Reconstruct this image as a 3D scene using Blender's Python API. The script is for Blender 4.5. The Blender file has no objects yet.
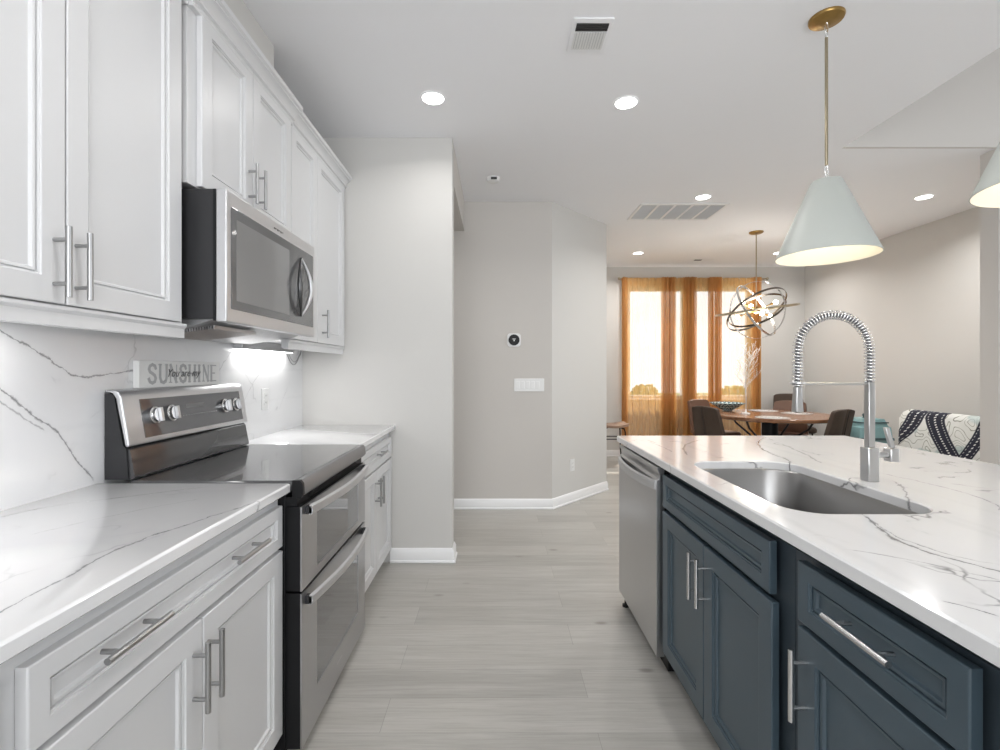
import bpy, bmesh, math, random
from mathutils import Vector, Matrix
random.seed(7)
PI = math.pi
SC = bpy.context.scene
C = SC.collection

# ------------------------------------------------------------------ camera
F, VX, VY, H, CEIL = 475.0, 496.0, 369.5, 1.28, 2.82
cd = bpy.data.cameras.new('camera'); cam = bpy.data.objects.new('camera', cd); C.objects.link(cam)
cam.location = (0, 0, H); cam.rotation_euler = (PI/2, 0, 0)
cd.sensor_width = 36; cd.lens = 36*F/1000; cd.shift_x = (500-VX)/1000; cd.shift_y = -(375-VY)/1000
cd.clip_start = 0.02; cd.clip_end = 200
SC.camera = cam

# ------------------------------------------------------------------ sky, sun, added fill at unseen windows, exposure
w = bpy.data.worlds.new('sky'); SC.world = w; w.use_nodes = True
bg = w.node_tree.nodes['Background']; bg.inputs[0].default_value = (0.86, 0.92, 1.0, 1); bg.inputs[1].default_value = 1.9
sd = bpy.data.lights.new('sun', 'SUN'); sd.energy = 7.0; sd.angle = 0.02; sd.color = (1, .95, .86)
sun = bpy.data.objects.new('sun', sd); C.objects.link(sun)
sun.rotation_euler = Vector((-0.60, -1.0, -1.9)).to_track_quat('-Z', 'Y').to_euler(); sun.location = (4, 14, 8)
def area(name, loc, direction, sx, sy, power, col=(1, 1, 1)):
    d = bpy.data.lights.new(name, 'AREA'); d.shape = 'RECTANGLE'; d.size = sx; d.size_y = sy; d.energy = power; d.color = col
    o = bpy.data.objects.new(name, d); C.objects.link(o); o.location = loc
    o.rotation_euler = Vector(direction).to_track_quat('-Z', 'Y').to_euler(); return o
area('rear_fill_light', (0.3, -2.93, 1.55), (0, 1, 0.34), 3.0, 1.9, 84, (.97, .985, 1))  # added fill standing in for daylight from behind the camera
area('great_room_fill_light', (6.92, 0.2, 1.9), (-1, 0, -0.12), 4.6, 2.4, 46, (.98, .99, 1))  # added fill standing in for daylight from the great room side
vs = SC.view_settings
vs.view_transform = 'Standard'; vs.look = 'None'; vs.gamma = 1; vs.use_curve_mapping = False; vs.exposure = 0.16

# ------------------------------------------------------------------ node helpers and materials
def new_mat(name):
    m = bpy.data.materials.new(name); m.use_nodes = True
    return m, m.node_tree, m.node_tree.nodes['Principled BSDF']
def setp(b, **k):
    for a, v in k.items():
        n = {'col': 'Base Color', 'rough': 'Roughness', 'metal': 'Metallic', 'ior': 'IOR', 'coat': 'Coat Weight', 'coatr': 'Coat Roughness',
             'trans': 'Transmission Weight', 'ec': 'Emission Color', 'es': 'Emission Strength', 'sheen': 'Sheen Weight', 'aniso': 'Anisotropic',
             'spec': 'Specular IOR Level', 'alpha': 'Alpha'}[a]
        if a in ('col', 'ec'): v = tuple(v) + (1,)
        b.inputs[n].default_value = v
def lk(t, a, b): t.links.new(a, b)
def noise(t, vec, scale, detail=4, rough=.5, dim=None):
    n = t.nodes.new('ShaderNodeTexNoise'); n.inputs['Scale'].default_value = scale; n.inputs['Detail'].default_value = detail
    n.inputs['Roughness'].default_value = rough
    if vec is not None: lk(t, vec, n.inputs['Vector'])
    return n.outputs[0]
def mapr(t, v, a, b, c, d, smooth=False):
    n = t.nodes.new('ShaderNodeMapRange'); n.clamp = True
    if smooth: n.interpolation_type = 'SMOOTHSTEP'
    lk(t, v, n.inputs[0])
    for i, x in zip((1, 2, 3, 4), (a, b, c, d)):
        if hasattr(x, 'links'): lk(t, x, n.inputs[i])
        else: n.inputs[i].default_value = x
    return n.outputs[0]
def mth(t, op, a, b=0.0):
    n = t.nodes.new('ShaderNodeMath'); n.operation = op
    for i, x in enumerate((a, b)):
        if hasattr(x, 'links'): lk(t, x, n.inputs[i])
        else: n.inputs[i].default_value = x
    return n.outputs[0]
def mixc(t, f, a, b, bt='MIX'):
    n = t.nodes.new('ShaderNodeMix'); n.data_type = 'RGBA'; n.blend_type = bt
    for i, x in ((0, f), (6, a), (7, b)):
        if hasattr(x, 'links'): lk(t, x, n.inputs[i])
        else: n.inputs[i].default_value = x if i == 0 else tuple(x) + (1,)
    return n.outputs[2]
def geo_pos(t): return t.nodes.new('ShaderNodeNewGeometry').outputs['Position']
def scaled(t, vec, s, off=(0, 0, 0)):
    n = t.nodes.new('ShaderNodeMapping'); lk(t, vec, n.inputs[0]); n.inputs['Scale'].default_value = s; n.inputs['Location'].default_value = off
    return n.outputs[0]
def bump(t, b, h, strength, dist=.002):
    n = t.nodes.new('ShaderNodeBump'); n.inputs['Strength'].default_value = strength; n.inputs['Distance'].default_value = dist
    lk(t, h, n.inputs['Height']); lk(t, n.outputs[0], b.inputs['Normal'])

def plain(name, col, rough=.5, metal=0, var=.03, vs_=6, bmp=0, bs=200, **k):
    m, t, b = new_mat(name); setp(b, col=col, rough=rough, metal=metal, **k)
    tc = t.nodes.new('ShaderNodeTexCoord').outputs['Object']
    n = noise(t, tc, vs_, 3)
    a = tuple(min(1, c*(1-var)) for c in col); c2 = tuple(min(1, c*(1+var)) for c in col)
    lk(t, mixc(t, n, a, c2), b.inputs['Base Color'])
    if bmp: bump(t, b, noise(t, tc, bs, 2), bmp, .001)
    return m
def brushed(name, col, rough=.3, stretch=(3, 3, 30), bmp=.0, metal=1.0):
    m, t, b = new_mat(name); setp(b, col=col, rough=rough, metal=metal)
    tc = t.nodes.new('ShaderNodeTexCoord').outputs['Object']
    n = noise(t, scaled(t, tc, stretch), 1.0, 3)
    lk(t, mapr(t, n, 0, 1, rough*.92, rough*1.08), b.inputs['Roughness'])
    lk(t, mixc(t, n, tuple(c*.98 for c in col), tuple(min(1, c*1.02) for c in col)), b.inputs['Base Color'])
    bump(t, b, n, bmp, .0006)
    return m
def emit(name, col, s):
    m, t, b = new_mat(name); setp(b, col=col, ec=col, es=s); return m

M = {}
M['white_paint'] = plain('white_cabinet_paint', (.67, .67, .675), .36, var=.012)
M['blue_paint'] = plain('slate_blue_cabinet_paint', (.052, .078, .098), .32, var=.05)
M['blue_shaded'] = plain('slate_blue_shaded_paint', (.036, .050, .062), .4, var=.05)  # darker copy of the cabinet blue, shade put into the island frame colour
M['black'] = plain('black_plastic', (.008, .008, .009), .45, spec=.25)
M['dark_metal'] = plain('dark_painted_metal', (.028, .028, .03), .4, .2)
M['black_glass'] = plain('black_ceran_glass', (.05, .05, .052), .13, coat=.6, coatr=.03)
M['oven_glass'] = plain('smoked_oven_glass', (.09, .09, .095), .05, coat=1.0, coatr=.02)
M['mw_glass'] = plain('smoked_microwave_glass', (.12, .12, .122), .2, coat=.3, coatr=.05)
M['steel'] = brushed('brushed_stainless_steel', (.50, .50, .51), .30)
M['steel_light'] = brushed('bright_stainless_steel', (.64, .64, .65), .40, metal=.9)
M['steel_dw'] = brushed('dishwasher_stainless_steel', (.56, .56, .565), .30, (2, 2, 14))
M['nickel'] = brushed('brushed_nickel', (.42, .42, .42), .34)
M['steel_shadow'] = plain('shaded_brushed_steel', (.13, .13, .132), .35, .9)  # darker copy of the handle steel for its shaded arc
M['hose'] = plain('grey_rubber_hose', (.16, .16, .165), .5)
M['nickel_light'] = brushed('polished_nickel', (.68, .68, .68), .26)
M['sink'] = brushed('satin_sink_steel', (.34, .335, .33), .30, (3, 60, 60))
M['faucet'] = brushed('faucet_steel', (.56, .56, .56), .30)
M['brass'] = plain('aged_brass', (.36, .23, .08), .36, 1.0, var=.2, vs_=40)
M['rod_brass'] = plain('antique_brass_rod', (.42, .36, .26), .3, 1.0, var=.1)
M['wall'] = plain('warm_grey_wall_paint', (.60, .572, .54), .85, var=.012, vs_=1.5, bmp=.05, bs=300)
M['wall_light'] = plain('light_grey_wall_paint', (.60, .588, .565), .85, var=.012, vs_=1.5, bmp=.05, bs=300)
M['ceiling'] = plain('ceiling_paint', (.87, .87, .885), .9, var=.01, vs_=2, bmp=.04, bs=250)
M['trim'] = plain('white_trim_paint', (.82, .82, .82), .35, var=.01)
M['plastic_white'] = plain('white_plastic', (.78, .78, .77), .35, var=.01)
M['shade_out'] = plain('pale_grey_green_lamp_shade', (.49, .515, .485), .5, var=.02)
M['shade_in'] = plain('white_lamp_shade_lining', (.80, .76, .66), .6, var=.01)
M['leather'] = plain('dark_brown_leather', (.060, .041, .030), .6, spec=.3, var=.15, vs_=14, bmp=.2, bs=160)
M['leather_warm'] = plain('chestnut_leather', (.13, .065, .04), .45, var=.15, vs_=14, bmp=.2, bs=160)
M['bulb'] = emit('frosted_bulb', (1, .90, .74), 14)
M['lens'] = emit('downlight_lens', (1, .98, .95), 9)
M['teal'] = plain('teal_painted_wood', (.22, .37, .38), .5, var=.12, vs_=20)
M['teal_dark'] = plain('dark_teal_trim', (.05, .09, .10), .5)
M['wood_sign'] = plain('whitewashed_board', (.76, .755, .74), .7, var=.05, vs_=30)
M['sign_grey'] = plain('pale_grey_letter_paint', (.42, .42, .42), .7, var=.12, vs_=60)
M['sign_dark'] = plain('dark_script_paint', (.10, .10, .10), .7)
M['twig'] = plain('white_twig', (.62, .58, .54), .6)
M['leaf'] = plain('hedge_leaf', (.20, .26, .10), .6, var=.5, vs_=4)
M['ground'] = plain('lawn', (.12, .17, .06), .9, var=.3, vs_=3)
M['cable'] = plain('grey_cable', (.30, .30, .30), .5)
M['grille_back'] = plain('grey_grille_mesh', (.62, .62, .625), .8, var=.05)
M['vent_dark'] = plain('vent_shadow_metal', (.05, .05, .05), .8)
M['filter'] = plain('aluminium_grease_filter', (.38, .38, .385), .35, .8, var=.25, vs_=40)

def wood(name, c1, c2, rough, stretch, scale=1.0):
    m, t, b = new_mat(name); setp(b, rough=rough)
    p = t.nodes.new('ShaderNodeTexCoord').outputs['Object']
    n = noise(t, scaled(t, p, stretch), scale, 6, .6)
    lk(t, mixc(t, mapr(t, n, .3, .7, 0, 1), c1, c2), b.inputs['Base Color']); bump(t, b, n, .15, .001)
    return m
M['table_wood'] = wood('warm_walnut_table_top', (.16, .07, .035), (.34, .17, .09), .25, (2, 22, 22))
M['stool_wood'] = wood('mid_brown_stool_seat', (.17, .10, .07), (.36, .24, .17), .4, (3, 25, 25))

# floor planks run across the room (along X)
def floor_material():
    m, t, b = new_mat('grey_oak_plank_floor'); p = geo_pos(t)
    br = t.nodes.new('ShaderNodeTexBrick'); lk(t, scaled(t, p, (1, 1, 1), (.41, -.071+.178*40, 0)), br.inputs['Vector'])
    for k, v in (('Scale', 1.0), ('Mortar Size', .0011), ('Mortar Smooth', .4), ('Bias', 0.0), ('Brick Width', 1.22), ('Row Height', .178)):
        br.inputs[k].default_value = v
    br.offset = .37; br.offset_frequency = 2
    br.inputs['Color1'].default_value = (0, 0, 0, 1); br.inputs['Color2'].default_value = (1, 1, 1, 1); br.inputs['Mortar'].default_value = (.5, .5, .5, 1)
    tone = br.outputs['Color']
    w4 = t.nodes.new('ShaderNodeTexNoise'); w4.noise_dimensions = '4D'; w4.inputs['Scale'].default_value = 1; w4.inputs['Detail'].default_value = 6
    w4.inputs['Roughness'].default_value = .62
    lk(t, scaled(t, p, (1.6, 20, 1)), w4.inputs['Vector']); lk(t, mth(t, 'MULTIPLY', tone, 7.0), w4.inputs['W'])
    g = w4.outputs[0]
    base = mixc(t, tone, (.345, .33, .303), (.455, .438, .405))
    col = mixc(t, mapr(t, g, .40, .66, 0, .5), base, (.54, .53, .50))
    fine = noise(t, scaled(t, p, (4, 110, 1)), 1.0, 4, .7)
    col = mixc(t, mapr(t, fine, .45, .72, 0, .42), col, (.25, .235, .21))
    vo = t.nodes.new('ShaderNodeTexVoronoi'); vo.inputs['Scale'].default_value = 1.0; lk(t, scaled(t, p, (2.1, 4.6, 1)), vo.inputs['Vector'])
    knot = mapr(t, vo.outputs['Distance'], .02, .10, .75, 0, True)
    col = mixc(t, knot, col, (.20, .18, .16))
    col = mixc(t, mapr(t, br.outputs['Fac'], 0, 1, 0, .55), col, (.17, .16, .145))
    lk(t, col, b.inputs['Base Color']); lk(t, mapr(t, g, .3, .7, .30, .42), b.inputs['Roughness'])
    bump(t, b, mth(t, 'SUBTRACT', mth(t, 'MULTIPLY', fine, .3), br.outputs['Fac']), .12, .001)
    return m
M['floor'] = floor_material()

# pixel of the photograph -> point on a plane of the room (only used to measure vein positions on the slabs)
def on_top(px, py, z=.914):
    Y = F*(H-z)/(py-VY); return ((px-VX)*Y/F, Y)
def on_left(px, py, a=1.285):
    Y = F*a/(VX-px); return (Y, H+(VY-py)*Y/F)

def quartz(name, iu, iv, veins, base=(.70, .70, .705), rough=.12, gen=.5):
    m, t, b = new_mat(name); setp(b, rough=rough, coat=.3, coatr=.05)
    p = geo_pos(t); sx = t.nodes.new('ShaderNodeSeparateXYZ'); lk(t, p, sx.inputs[0])
    U, V = sx.outputs[iu], sx.outputs[iv]
    n1 = noise(t, p, 14, 5, .65); n2 = noise(t, p, 38, 3, .6); n3 = noise(t, p, 5.5, 3, .5)
    warp = mth(t, 'MULTIPLY', mth(t, 'SUBTRACT', n1, .5), .035)
    # the faint all-over network
    vw = t.nodes.new('ShaderNodeTexNoise'); vw.inputs['Scale'].default_value = 2.2; vw.inputs['Detail'].default_value = 5; lk(t, p, vw.inputs['Vector'])
    va = t.nodes.new('ShaderNodeVectorMath'); va.operation = 'MULTIPLY_ADD'; lk(t, vw.outputs[1], va.inputs[0]); va.inputs[1].default_value = (.75, .75, .75); lk(t, p, va.inputs[2])
    vo = t.nodes.new('ShaderNodeTexVoronoi'); vo.feature = 'DISTANCE_TO_EDGE'; vo.inputs['Scale'].default_value = 2.3; lk(t, va.outputs[0], vo.inputs['Vector'])
    tot = mth(t, 'MULTIPLY', mapr(t, vo.outputs[0], 0, .016, 1, 0, True), mapr(t, n3, .50, .66, 0, gen, True))
    soft = mth(t, 'MULTIPLY', mapr(t, vo.outputs[0], 0, .10, .10, 0, True), mapr(t, n3, .45, .7, 0, 1))
    for pts, wd, st in veins:
        pts = sorted(pts); u0, u1 = pts[0][0], pts[-1][0]; v0 = min(q[1] for q in pts)-.02; v1 = max(q[1] for q in pts)+.02
        fc = t.nodes.new('ShaderNodeFloatCurve'); cv = fc.mapping.curves[0]
        nrm = [((q[0]-u0)/(u1-u0), (q[1]-v0)/(v1-v0)) for q in pts]
        cv.points[0].location = nrm[0]; cv.points[1].location = nrm[-1]
        for q in nrm[1:-1]: cv.points.new(*q)
        fc.mapping.update()
        lk(t, mapr(t, U, u0, u1, 0, 1), fc.inputs['Value'])
        vv = mth(t, 'MULTIPLY_ADD', fc.outputs[0], v1-v0); vv.node.inputs[2].default_value = v0
        d = mth(t, 'ABSOLUTE', mth(t, 'ADD', mth(t, 'SUBTRACT', V, vv), warp))
        wn = mapr(t, n2, .38, .62, wd*.6, wd*2.4)
        k = mapr(t, d, 0, wn, min(1, st*1.25), 0, False)
        soft = mth(t, 'MAXIMUM', soft, mth(t, 'MULTIPLY', mapr(t, d, 0, wd*7, .16*st, 0, True), mth(t, 'GREATER_THAN', st, .3)))
        ed = .02*(u1-u0)+.004
        mask = mth(t, 'MULTIPLY', mapr(t, U, u0-.002, u0+ed, 0, 1), mapr(t, U, u1-ed, u1+.002, 1, 0))
        tot = mth(t, 'MAXIMUM', tot, mth(t, 'MULTIPLY', k, mask))
        soft = mth(t, 'MULTIPLY', soft, 1.0)
    cloud = noise(t, p, 1.7, 4, .6)
    col = mixc(t, mapr(t, cloud, .35, .7, 0, 1), base, tuple(c*.96 for c in base))
    col = mixc(t, mth(t, 'MINIMUM', soft, .25), col, (.40, .40, .41))
    col = mixc(t, tot, col, (.07, .07, .075))
    lk(t, col, b.inputs['Base Color'])
    return m
tp = lambda pts: [(on_top(*q)[1], on_top(*q)[0]) for q in pts]
M['quartz_island'] = quartz('veined_white_quartz_island', 1, 0, [
    (tp([(866, 516), (880, 529), (900, 541), (930, 553), (960, 561), (1000, 571), (1080, 590)]), .0035, .85),
    (tp([(850, 500), (868, 518), (905, 540), (930, 549), (960, 557), (1000, 564)]), .0018, .5),
    (tp([(845, 549), (872, 553), (900, 558), (950, 569), (1000, 580)]), .0024, .55),
    (tp([(945, 601), (970, 607), (1000, 616)]), .0028, .8),
    (tp([(766, 437), (760, 447), (775, 455), (788, 460), (785, 466)]), .0035, .75),
    (tp([(885, 474), (930, 484), (965, 493), (1000, 511)]), .0022, .45),
    (tp([(900, 484), (912, 504)]), .003, .6),
    (tp([(782, 444), (800, 452), (822, 463)]), .003, .45),
    (tp([(688, 455), (684, 447), (700, 440)]), .004, .45),
    (tp([(672, 452), (655, 444), (640, 440)]), .003, .3),
], gen=.8)
M['quartz_left'] = quartz('veined_white_quartz_left', 1, 0, [
    (tp([(-60, 646), (0, 613), (60, 580), (100, 558), (150, 537), (200, 520), (262, 500)]), .0022, .55),
    (tp([(0, 517), (60, 505), (100, 500), (180, 490), (205, 487)]), .0022, .40),
    (tp([(30, 535), (110, 516), (200, 499)]), .0014, .25),
], base=(.78, .78, .785), gen=.22)
wl = lambda pts: [on_left(*q) for q in pts]
M['quartz_splash'] = quartz('veined_white_quartz_backsplash', 1, 2, [
    (wl([(-40, 310), (0, 330), (55, 363), (82, 377), (110, 374), (136, 370)]), .0024, .60),
    (wl([(-40, 350), (0, 388), (30, 412), (60, 436), (75, 458), (94, 480)]), .0040, .60),
    (wl([(-40, 378), (0, 402), (20, 415), (45, 431)]), .0022, .40),
    (wl([(213, 382), (222, 366), (232, 350)]), .0030, .30),
    (wl([(240, 410), (252, 385), (268, 362)]), .0026, .28),
], base=(.78, .78, .785), rough=.2, gen=.30)

def curtain_material():
    m = bpy.data.materials.new('sheer_amber_curtain'); m.use_nodes = True; t = m.node_tree; t.nodes.clear()
    o = t.nodes.new('ShaderNodeOutputMaterial')
    tr = t.nodes.new('ShaderNodeBsdfTransparent'); tr.inputs[0].default_value = (1, .97, .93, 1)
    tl = t.nodes.new('ShaderNodeBsdfTranslucent'); df = t.nodes.new('ShaderNodeBsdfDiffuse')
    p = t.nodes.new('ShaderNodeTexCoord').outputs['Object']
    n = noise(t, scaled(t, p, (160, 160, 6)), 1, 3)
    col = mixc(t, n, (.70, .40, .14), (.84, .54, .24))
    lk(t, col, tl.inputs[0]); lk(t, col, df.inputs[0])
    m1 = t.nodes.new('ShaderNodeMixShader'); m1.inputs[0].default_value = .5; lk(t, tl.outputs[0], m1.inputs[1]); lk(t, df.outputs[0], m1.inputs[2])
    m2 = t.nodes.new('ShaderNodeMixShader'); lk(t, mapr(t, n, .3, .7, .42, .60), m2.inputs[0]); lk(t, tr.outputs[0], m2.inputs[1]); lk(t, m1.outputs[0], m2.inputs[2])
    lk(t, m2.outputs[0], o.inputs[0]); return m
M['curtain'] = curtain_material()
def glass_material():
    m = bpy.data.materials.new('window_glass'); m.use_nodes = True; t = m.node_tree; t.nodes.clear()
    o = t.nodes.new('ShaderNodeOutputMaterial'); tr = t.nodes.new('ShaderNodeBsdfTransparent'); gl = t.nodes.new('ShaderNodeBsdfGlossy')
    gl.inputs['Roughness'].default_value = .02; mx = t.nodes.new('ShaderNodeMixShader'); mx.inputs[0].default_value = .06
    lk(t, tr.outputs[0], mx.inputs[1]); lk(t, gl.outputs[0], mx.inputs[2]); lk(t, mx.outputs[0], o.inputs[0]); return m
M['glass'] = glass_material()

# ------------------------------------------------------------------ mesh helpers
class MB:
    def __init__(s): s.b = bmesh.new()
    def quad(s, *vs): s.b.faces.new([s.b.verts.new(v) for v in vs])
    def box(s, x0, x1, y0, y1, z0, z1):
        x0, x1 = min(x0, x1), max(x0, x1); y0, y1 = min(y0, y1), max(y0, y1); z0, z1 = min(z0, z1), max(z0, z1)
        v = [s.b.verts.new((x, y, z)) for x in (x0, x1) for y in (y0, y1) for z in (z0, z1)]
        for f in ((0, 1, 3, 2), (4, 6, 7, 5), (0, 4, 5, 1), (2, 3, 7, 6), (0, 2, 6, 4), (1, 5, 7, 3)): s.b.faces.new([v[i] for i in f])
        return s
    def loft(s, rings, cap0=True, cap1=True, closed=True):
        R = [[s.b.verts.new(p) for p in r] for r in rings]; n = len(R[0])
        for a, b in zip(R, R[1:]):
            for i in range(n if closed else n-1):
                j = (i+1) % n; s.b.faces.new((a[i], a[j], b[j], b[i]))
        if cap0: s.b.faces.new(R[0][::-1])
        if cap1: s.b.faces.new(R[-1])
        return s
    def prism(s, poly, axis, a0, a1):
        def P(q, a): return (a, q[0], q[1]) if axis == 'x' else ((q[0], a, q[1]) if axis == 'y' else (q[0], q[1], a))
        return s.loft([[P(q, a0) for q in poly], [P(q, a1) for q in poly]])
    def lathe(s, c, prof, n=32, cap0=True, cap1=True):
        return s.loft([[(c[0]+r*math.cos(2*PI*i/n), c[1]+r*math.sin(2*PI*i/n), c[2]+z) for i in range(n)] for r, z in prof], cap0, cap1)
    def tube(s, pts, r, n=8, cyc=False, caps=True, flat=None, up=None):
        pts = [Vector(p) for p in pts]; N = len(pts); rings = []; prev = None
        for i in range(N):
            if cyc: tg = pts[(i+1) % N]-pts[i-1]
            else: tg = pts[min(i+1, N-1)]-pts[max(i-1, 0)]
            tg.normalize()
            if prev is None:
                a = Vector(up) if up else (Vector((0, 0, 1)) if abs(tg.z) < .9 else Vector((1, 0, 0)))
            else: a = prev
            u = (a-tg*a.dot(tg)).normalized(); v = tg.cross(u); prev = u
            ru = r(i/(N-1)) if callable(r) else r; rv = ru*(flat or 1)
            rings.append([pts[i]+u*ru*math.cos(2*PI*(k+.5)/n)+v*rv*math.sin(2*PI*(k+.5)/n) for k in range(n)])
        if cyc:
            rings.append(rings[0]); s.loft(rings, False, False)
        else: s.loft(rings, caps, caps)
        return s
    def cyl(s, p0, p1, r, n=16): return s.tube([p0, p1], r, n)
    def ball(s, c, r, n=12, sc=(1, 1, 1)):
        rings = [[(c[0]+sc[0]*r*math.sin(PI*j/n)*math.cos(2*PI*i/n), c[1]+sc[1]*r*math.sin(PI*j/n)*math.sin(2*PI*i/n), c[2]-sc[2]*r*math.cos(PI*j/n)) for i in range(n)] for j in range(1, n)]
        return s.loft(rings)
    def panel(s, x, d, y0, y1, z0, z1, t=.02, fr=.058):
        """raised cabinet front: outer face at x, facing direction d along X"""
        L = [(0, t), (0, .002), (.002, 0), (fr, 0), (fr+.001, .004), (fr+.004, .0045), (fr+.005, .011), (fr+.007, .011), (fr+.008, .006), (fr+.014, .0075), (fr+.017, .014)]
        rings = [[(x-d*q, yy, zz) for yy, zz in ((y0+i, z0+i), (y1-i, z0+i), (y1-i, z1-i), (y0+i, z1-i))] for i, q in L]
        return s.loft(rings)
def finish(bm, smooth=40, rough_dup=True):
    if rough_dup: bmesh.ops.remove_doubles(bm, verts=bm.verts, dist=1e-6)
    bmesh.ops.recalc_face_normals(bm, faces=bm.faces)
    for f in bm.faces: f.smooth = True
    for e in bm.edges:
        if len(e.link_faces) != 2 or e.calc_face_angle(0) > math.radians(smooth): e.smooth = False
def worldloc(p):
    v = Vector((0, 0, 0))
    while p: v = v+p.location; p = p.parent
    return v
def obj(name, mb, mat, parent=None, bevel=0, world=True, label=None, seg=2, smooth=40, sub=0):
    finish(mb.b, smooth); me = bpy.data.meshes.new(name)
    if parent is not None and world:
        bmesh.ops.translate(mb.b, verts=mb.b.verts, vec=-worldloc(parent))
    mb.b.to_mesh(me); mb.b.free(); me.materials.append(M[mat] if isinstance(mat, str) else mat)
    o = bpy.data.objects.new(name, me); C.objects.link(o); o.parent = parent
    if label: o['label'] = label
    if bevel:
        m = o.modifiers.new('bevel', 'BEVEL'); m.width = bevel; m.segments = seg; m.limit_method = 'ANGLE'; m.angle_limit = math.radians(40)
    if sub:
        m = o.modifiers.new('sub', 'SUBSURF'); m.levels = sub; m.render_levels = sub
    return o
def thing(name, label, cat, loc=(0, 0, 0), rotz=0, group=None):
    o = bpy.data.objects.new(name, None); C.objects.link(o); o.empty_display_size = .1
    o.location = loc; o.rotation_euler = (0, 0, rotz); o['label'] = label; o['category'] = cat
    if group: o['group'] = group
    return o
def solo(name, mb, mat, label, cat, group=None, **k):
    """a thing that is one mesh, its origin at the middle of its base"""
    vs_ = [v.co for v in mb.b.verts]
    lo = Vector((min(v.x for v in vs_), min(v.y for v in vs_), min(v.z for v in vs_))); hi = Vector((max(v.x for v in vs_), max(v.y for v in vs_), max(v.z for v in vs_)))
    c = Vector(((lo.x+hi.x)/2, (lo.y+hi.y)/2, lo.z)); bmesh.ops.translate(mb.b, verts=mb.b.verts, vec=-c)
    o = obj(name, mb, mat, **k); o.location = c; o['label'] = label; o['category'] = cat
    if group: o['group'] = group
    return o
def struct(name, mb, mat, parent=None, **k):
    o = obj(name, mb, mat, parent, **k)
    if parent is None: o['kind'] = 'structure'
    return o
def dup(root, loc, rotz=None, label=None, group=None):
    r = root.copy(); C.objects.link(r); r.location = loc
    if rotz is not None: r.rotation_euler = (0, 0, rotz)
    if label: r['label'] = label
    if group: r['group'] = group
    for ch in list(root.children):
        c = ch.copy(); C.objects.link(c); c.parent = r
        for g in list(ch.children):
            d = g.copy(); C.objects.link(d); d.parent = c
    return r
def rrect(x0, x1, y0, y1, r, n=8):
    out = []
    for cx, cy, a0 in ((x1-r, y1-r, 0), (x0+r, y1-r, PI/2), (x0+r, y0+r, PI), (x1-r, y0+r, 1.5*PI)):
        for i in range(n+1):
            a = a0+PI/2*i/n; out.append((cx+r*math.cos(a), cy+r*math.sin(a)))
    return out
def lamp(name, kind, loc, power, parent, col=(1, .95, .88), size=.05, spot=None, direction=None):
    d = bpy.data.lights.new(name, kind); d.energy = power; d.color = col
    if kind == 'POINT': d.shadow_soft_size = size
    elif kind == 'AREA': d.shape = 'DISK'; d.size = size
    elif kind == 'SPOT': d.shadow_soft_size = size; d.spot_size = spot; d.spot_blend = .6
    o = bpy.data.objects.new(name, d); C.objects.link(o); o.parent = parent; o.location = Vector(loc)-(worldloc(parent) if parent else Vector())
    return o

# ================================================================== THE SETTING
Y1, Y2, Y3 = 3.154, 4.355, 7.0          # partition, hall wall, back wall
XL, XR, XH, ZH = -1.30, 4.55, 2.41, 5.2  # kitchen wall, dining wall, edge of the low ceiling, great-room ceiling
struct('floor', MB().box(-3.2, 7.2, -3.2, 7.2, -.08, 0), 'floor')
cb = MB(); cb.box(-3.2, XH, -3.2, 7.15, CEIL, CEIL+.12); cb.box(XH, XR+.15, 3.312, 7.15, CEIL, CEIL+.12)
struct('ceiling', cb, 'ceiling')
struct('ceiling_great_room', MB().box(XH-.02, 7.2, -3.2, 3.42, ZH, ZH+.1), 'ceiling')
wr = MB(); wr.box(XL-.12, XL, -3.1, Y1+.12, 0, CEIL); struct('wall_left', wr, 'wall_light')
struct('wall_partition', MB().box(XL, -.29, Y1, Y1+.12, 0, CEIL), 'wall_light')
hd = MB(); hd.box(-.41, -.29, Y1+.12, Y2, 2.55, CEIL); struct('wall_hall_header', hd, 'wall')
struct('wall_hall', MB().box(-3.1, .513, Y2, Y2+.12, 0, CEIL), 'wall')
struct('wall_hall_end', MB().box(-3.2, -3.1, Y1+.12, Y2+.12, 0, CEIL), 'wall')
struct('wall_hall_left', MB().box(-3.1, XL-.12, Y1, Y1+.12, 0, CEIL), 'wall')
AX, AY = 1.175, 5.05
struct('wall_angled', MB().prism([(.513, Y2), (AX, AY), (AX-.12, AY+.06), (.513, Y2+.12)], 'z', 0, CEIL), 'wall_light')
struct('wall_dining_left', MB().box(AX-.12, AX, AY+.0, Y3+.15, 0, CEIL), 'wall_light')
# back wall with two openings
W1, W2, ZS, ZT = (1.945, 2.80), (2.90, 3.77), .85, 2.49
bw = MB(); bw.box(AX, W1[0], Y3, Y3+.15, 0, CEIL); bw.box(W1[1], W2[0], Y3, Y3+.15, ZS, ZT); bw.box(W2[1], XR, Y3, Y3+.15, 0, CEIL)
bw.box(W1[0], W2[1], Y3, Y3+.15, 0, ZS); bw.box(W1[0], W2[1], Y3, Y3+.15, ZT, CEIL); struct('wall_back', bw, 'wall_light')
for i, (a, b) in enumerate((W1, W2)):
    f = MB(); t_ = .045
    for q in ((a, a+t_, ZS, ZT), (b-t_, b, ZS, ZT), (a+t_, b-t_, ZS, ZS+t_), (a+t_, b-t_, ZT-t_, ZT)):
        f.box(q[0], q[1], Y3+.05, Y3+.11, q[2], q[3])
    wd = struct('window_%d' % (i+1), f, 'trim')
    g = MB(); g.box(a+t_, b-t_, Y3+.078, Y3+.082, ZS+t_, ZT-t_); obj('pane', g, 'glass', wd)
    obj('window_sill', MB().box(a-.03, b+.03, Y3-.03, Y3+.05, ZS-.025, ZS), 'trim', wd, bevel=.004)
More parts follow.
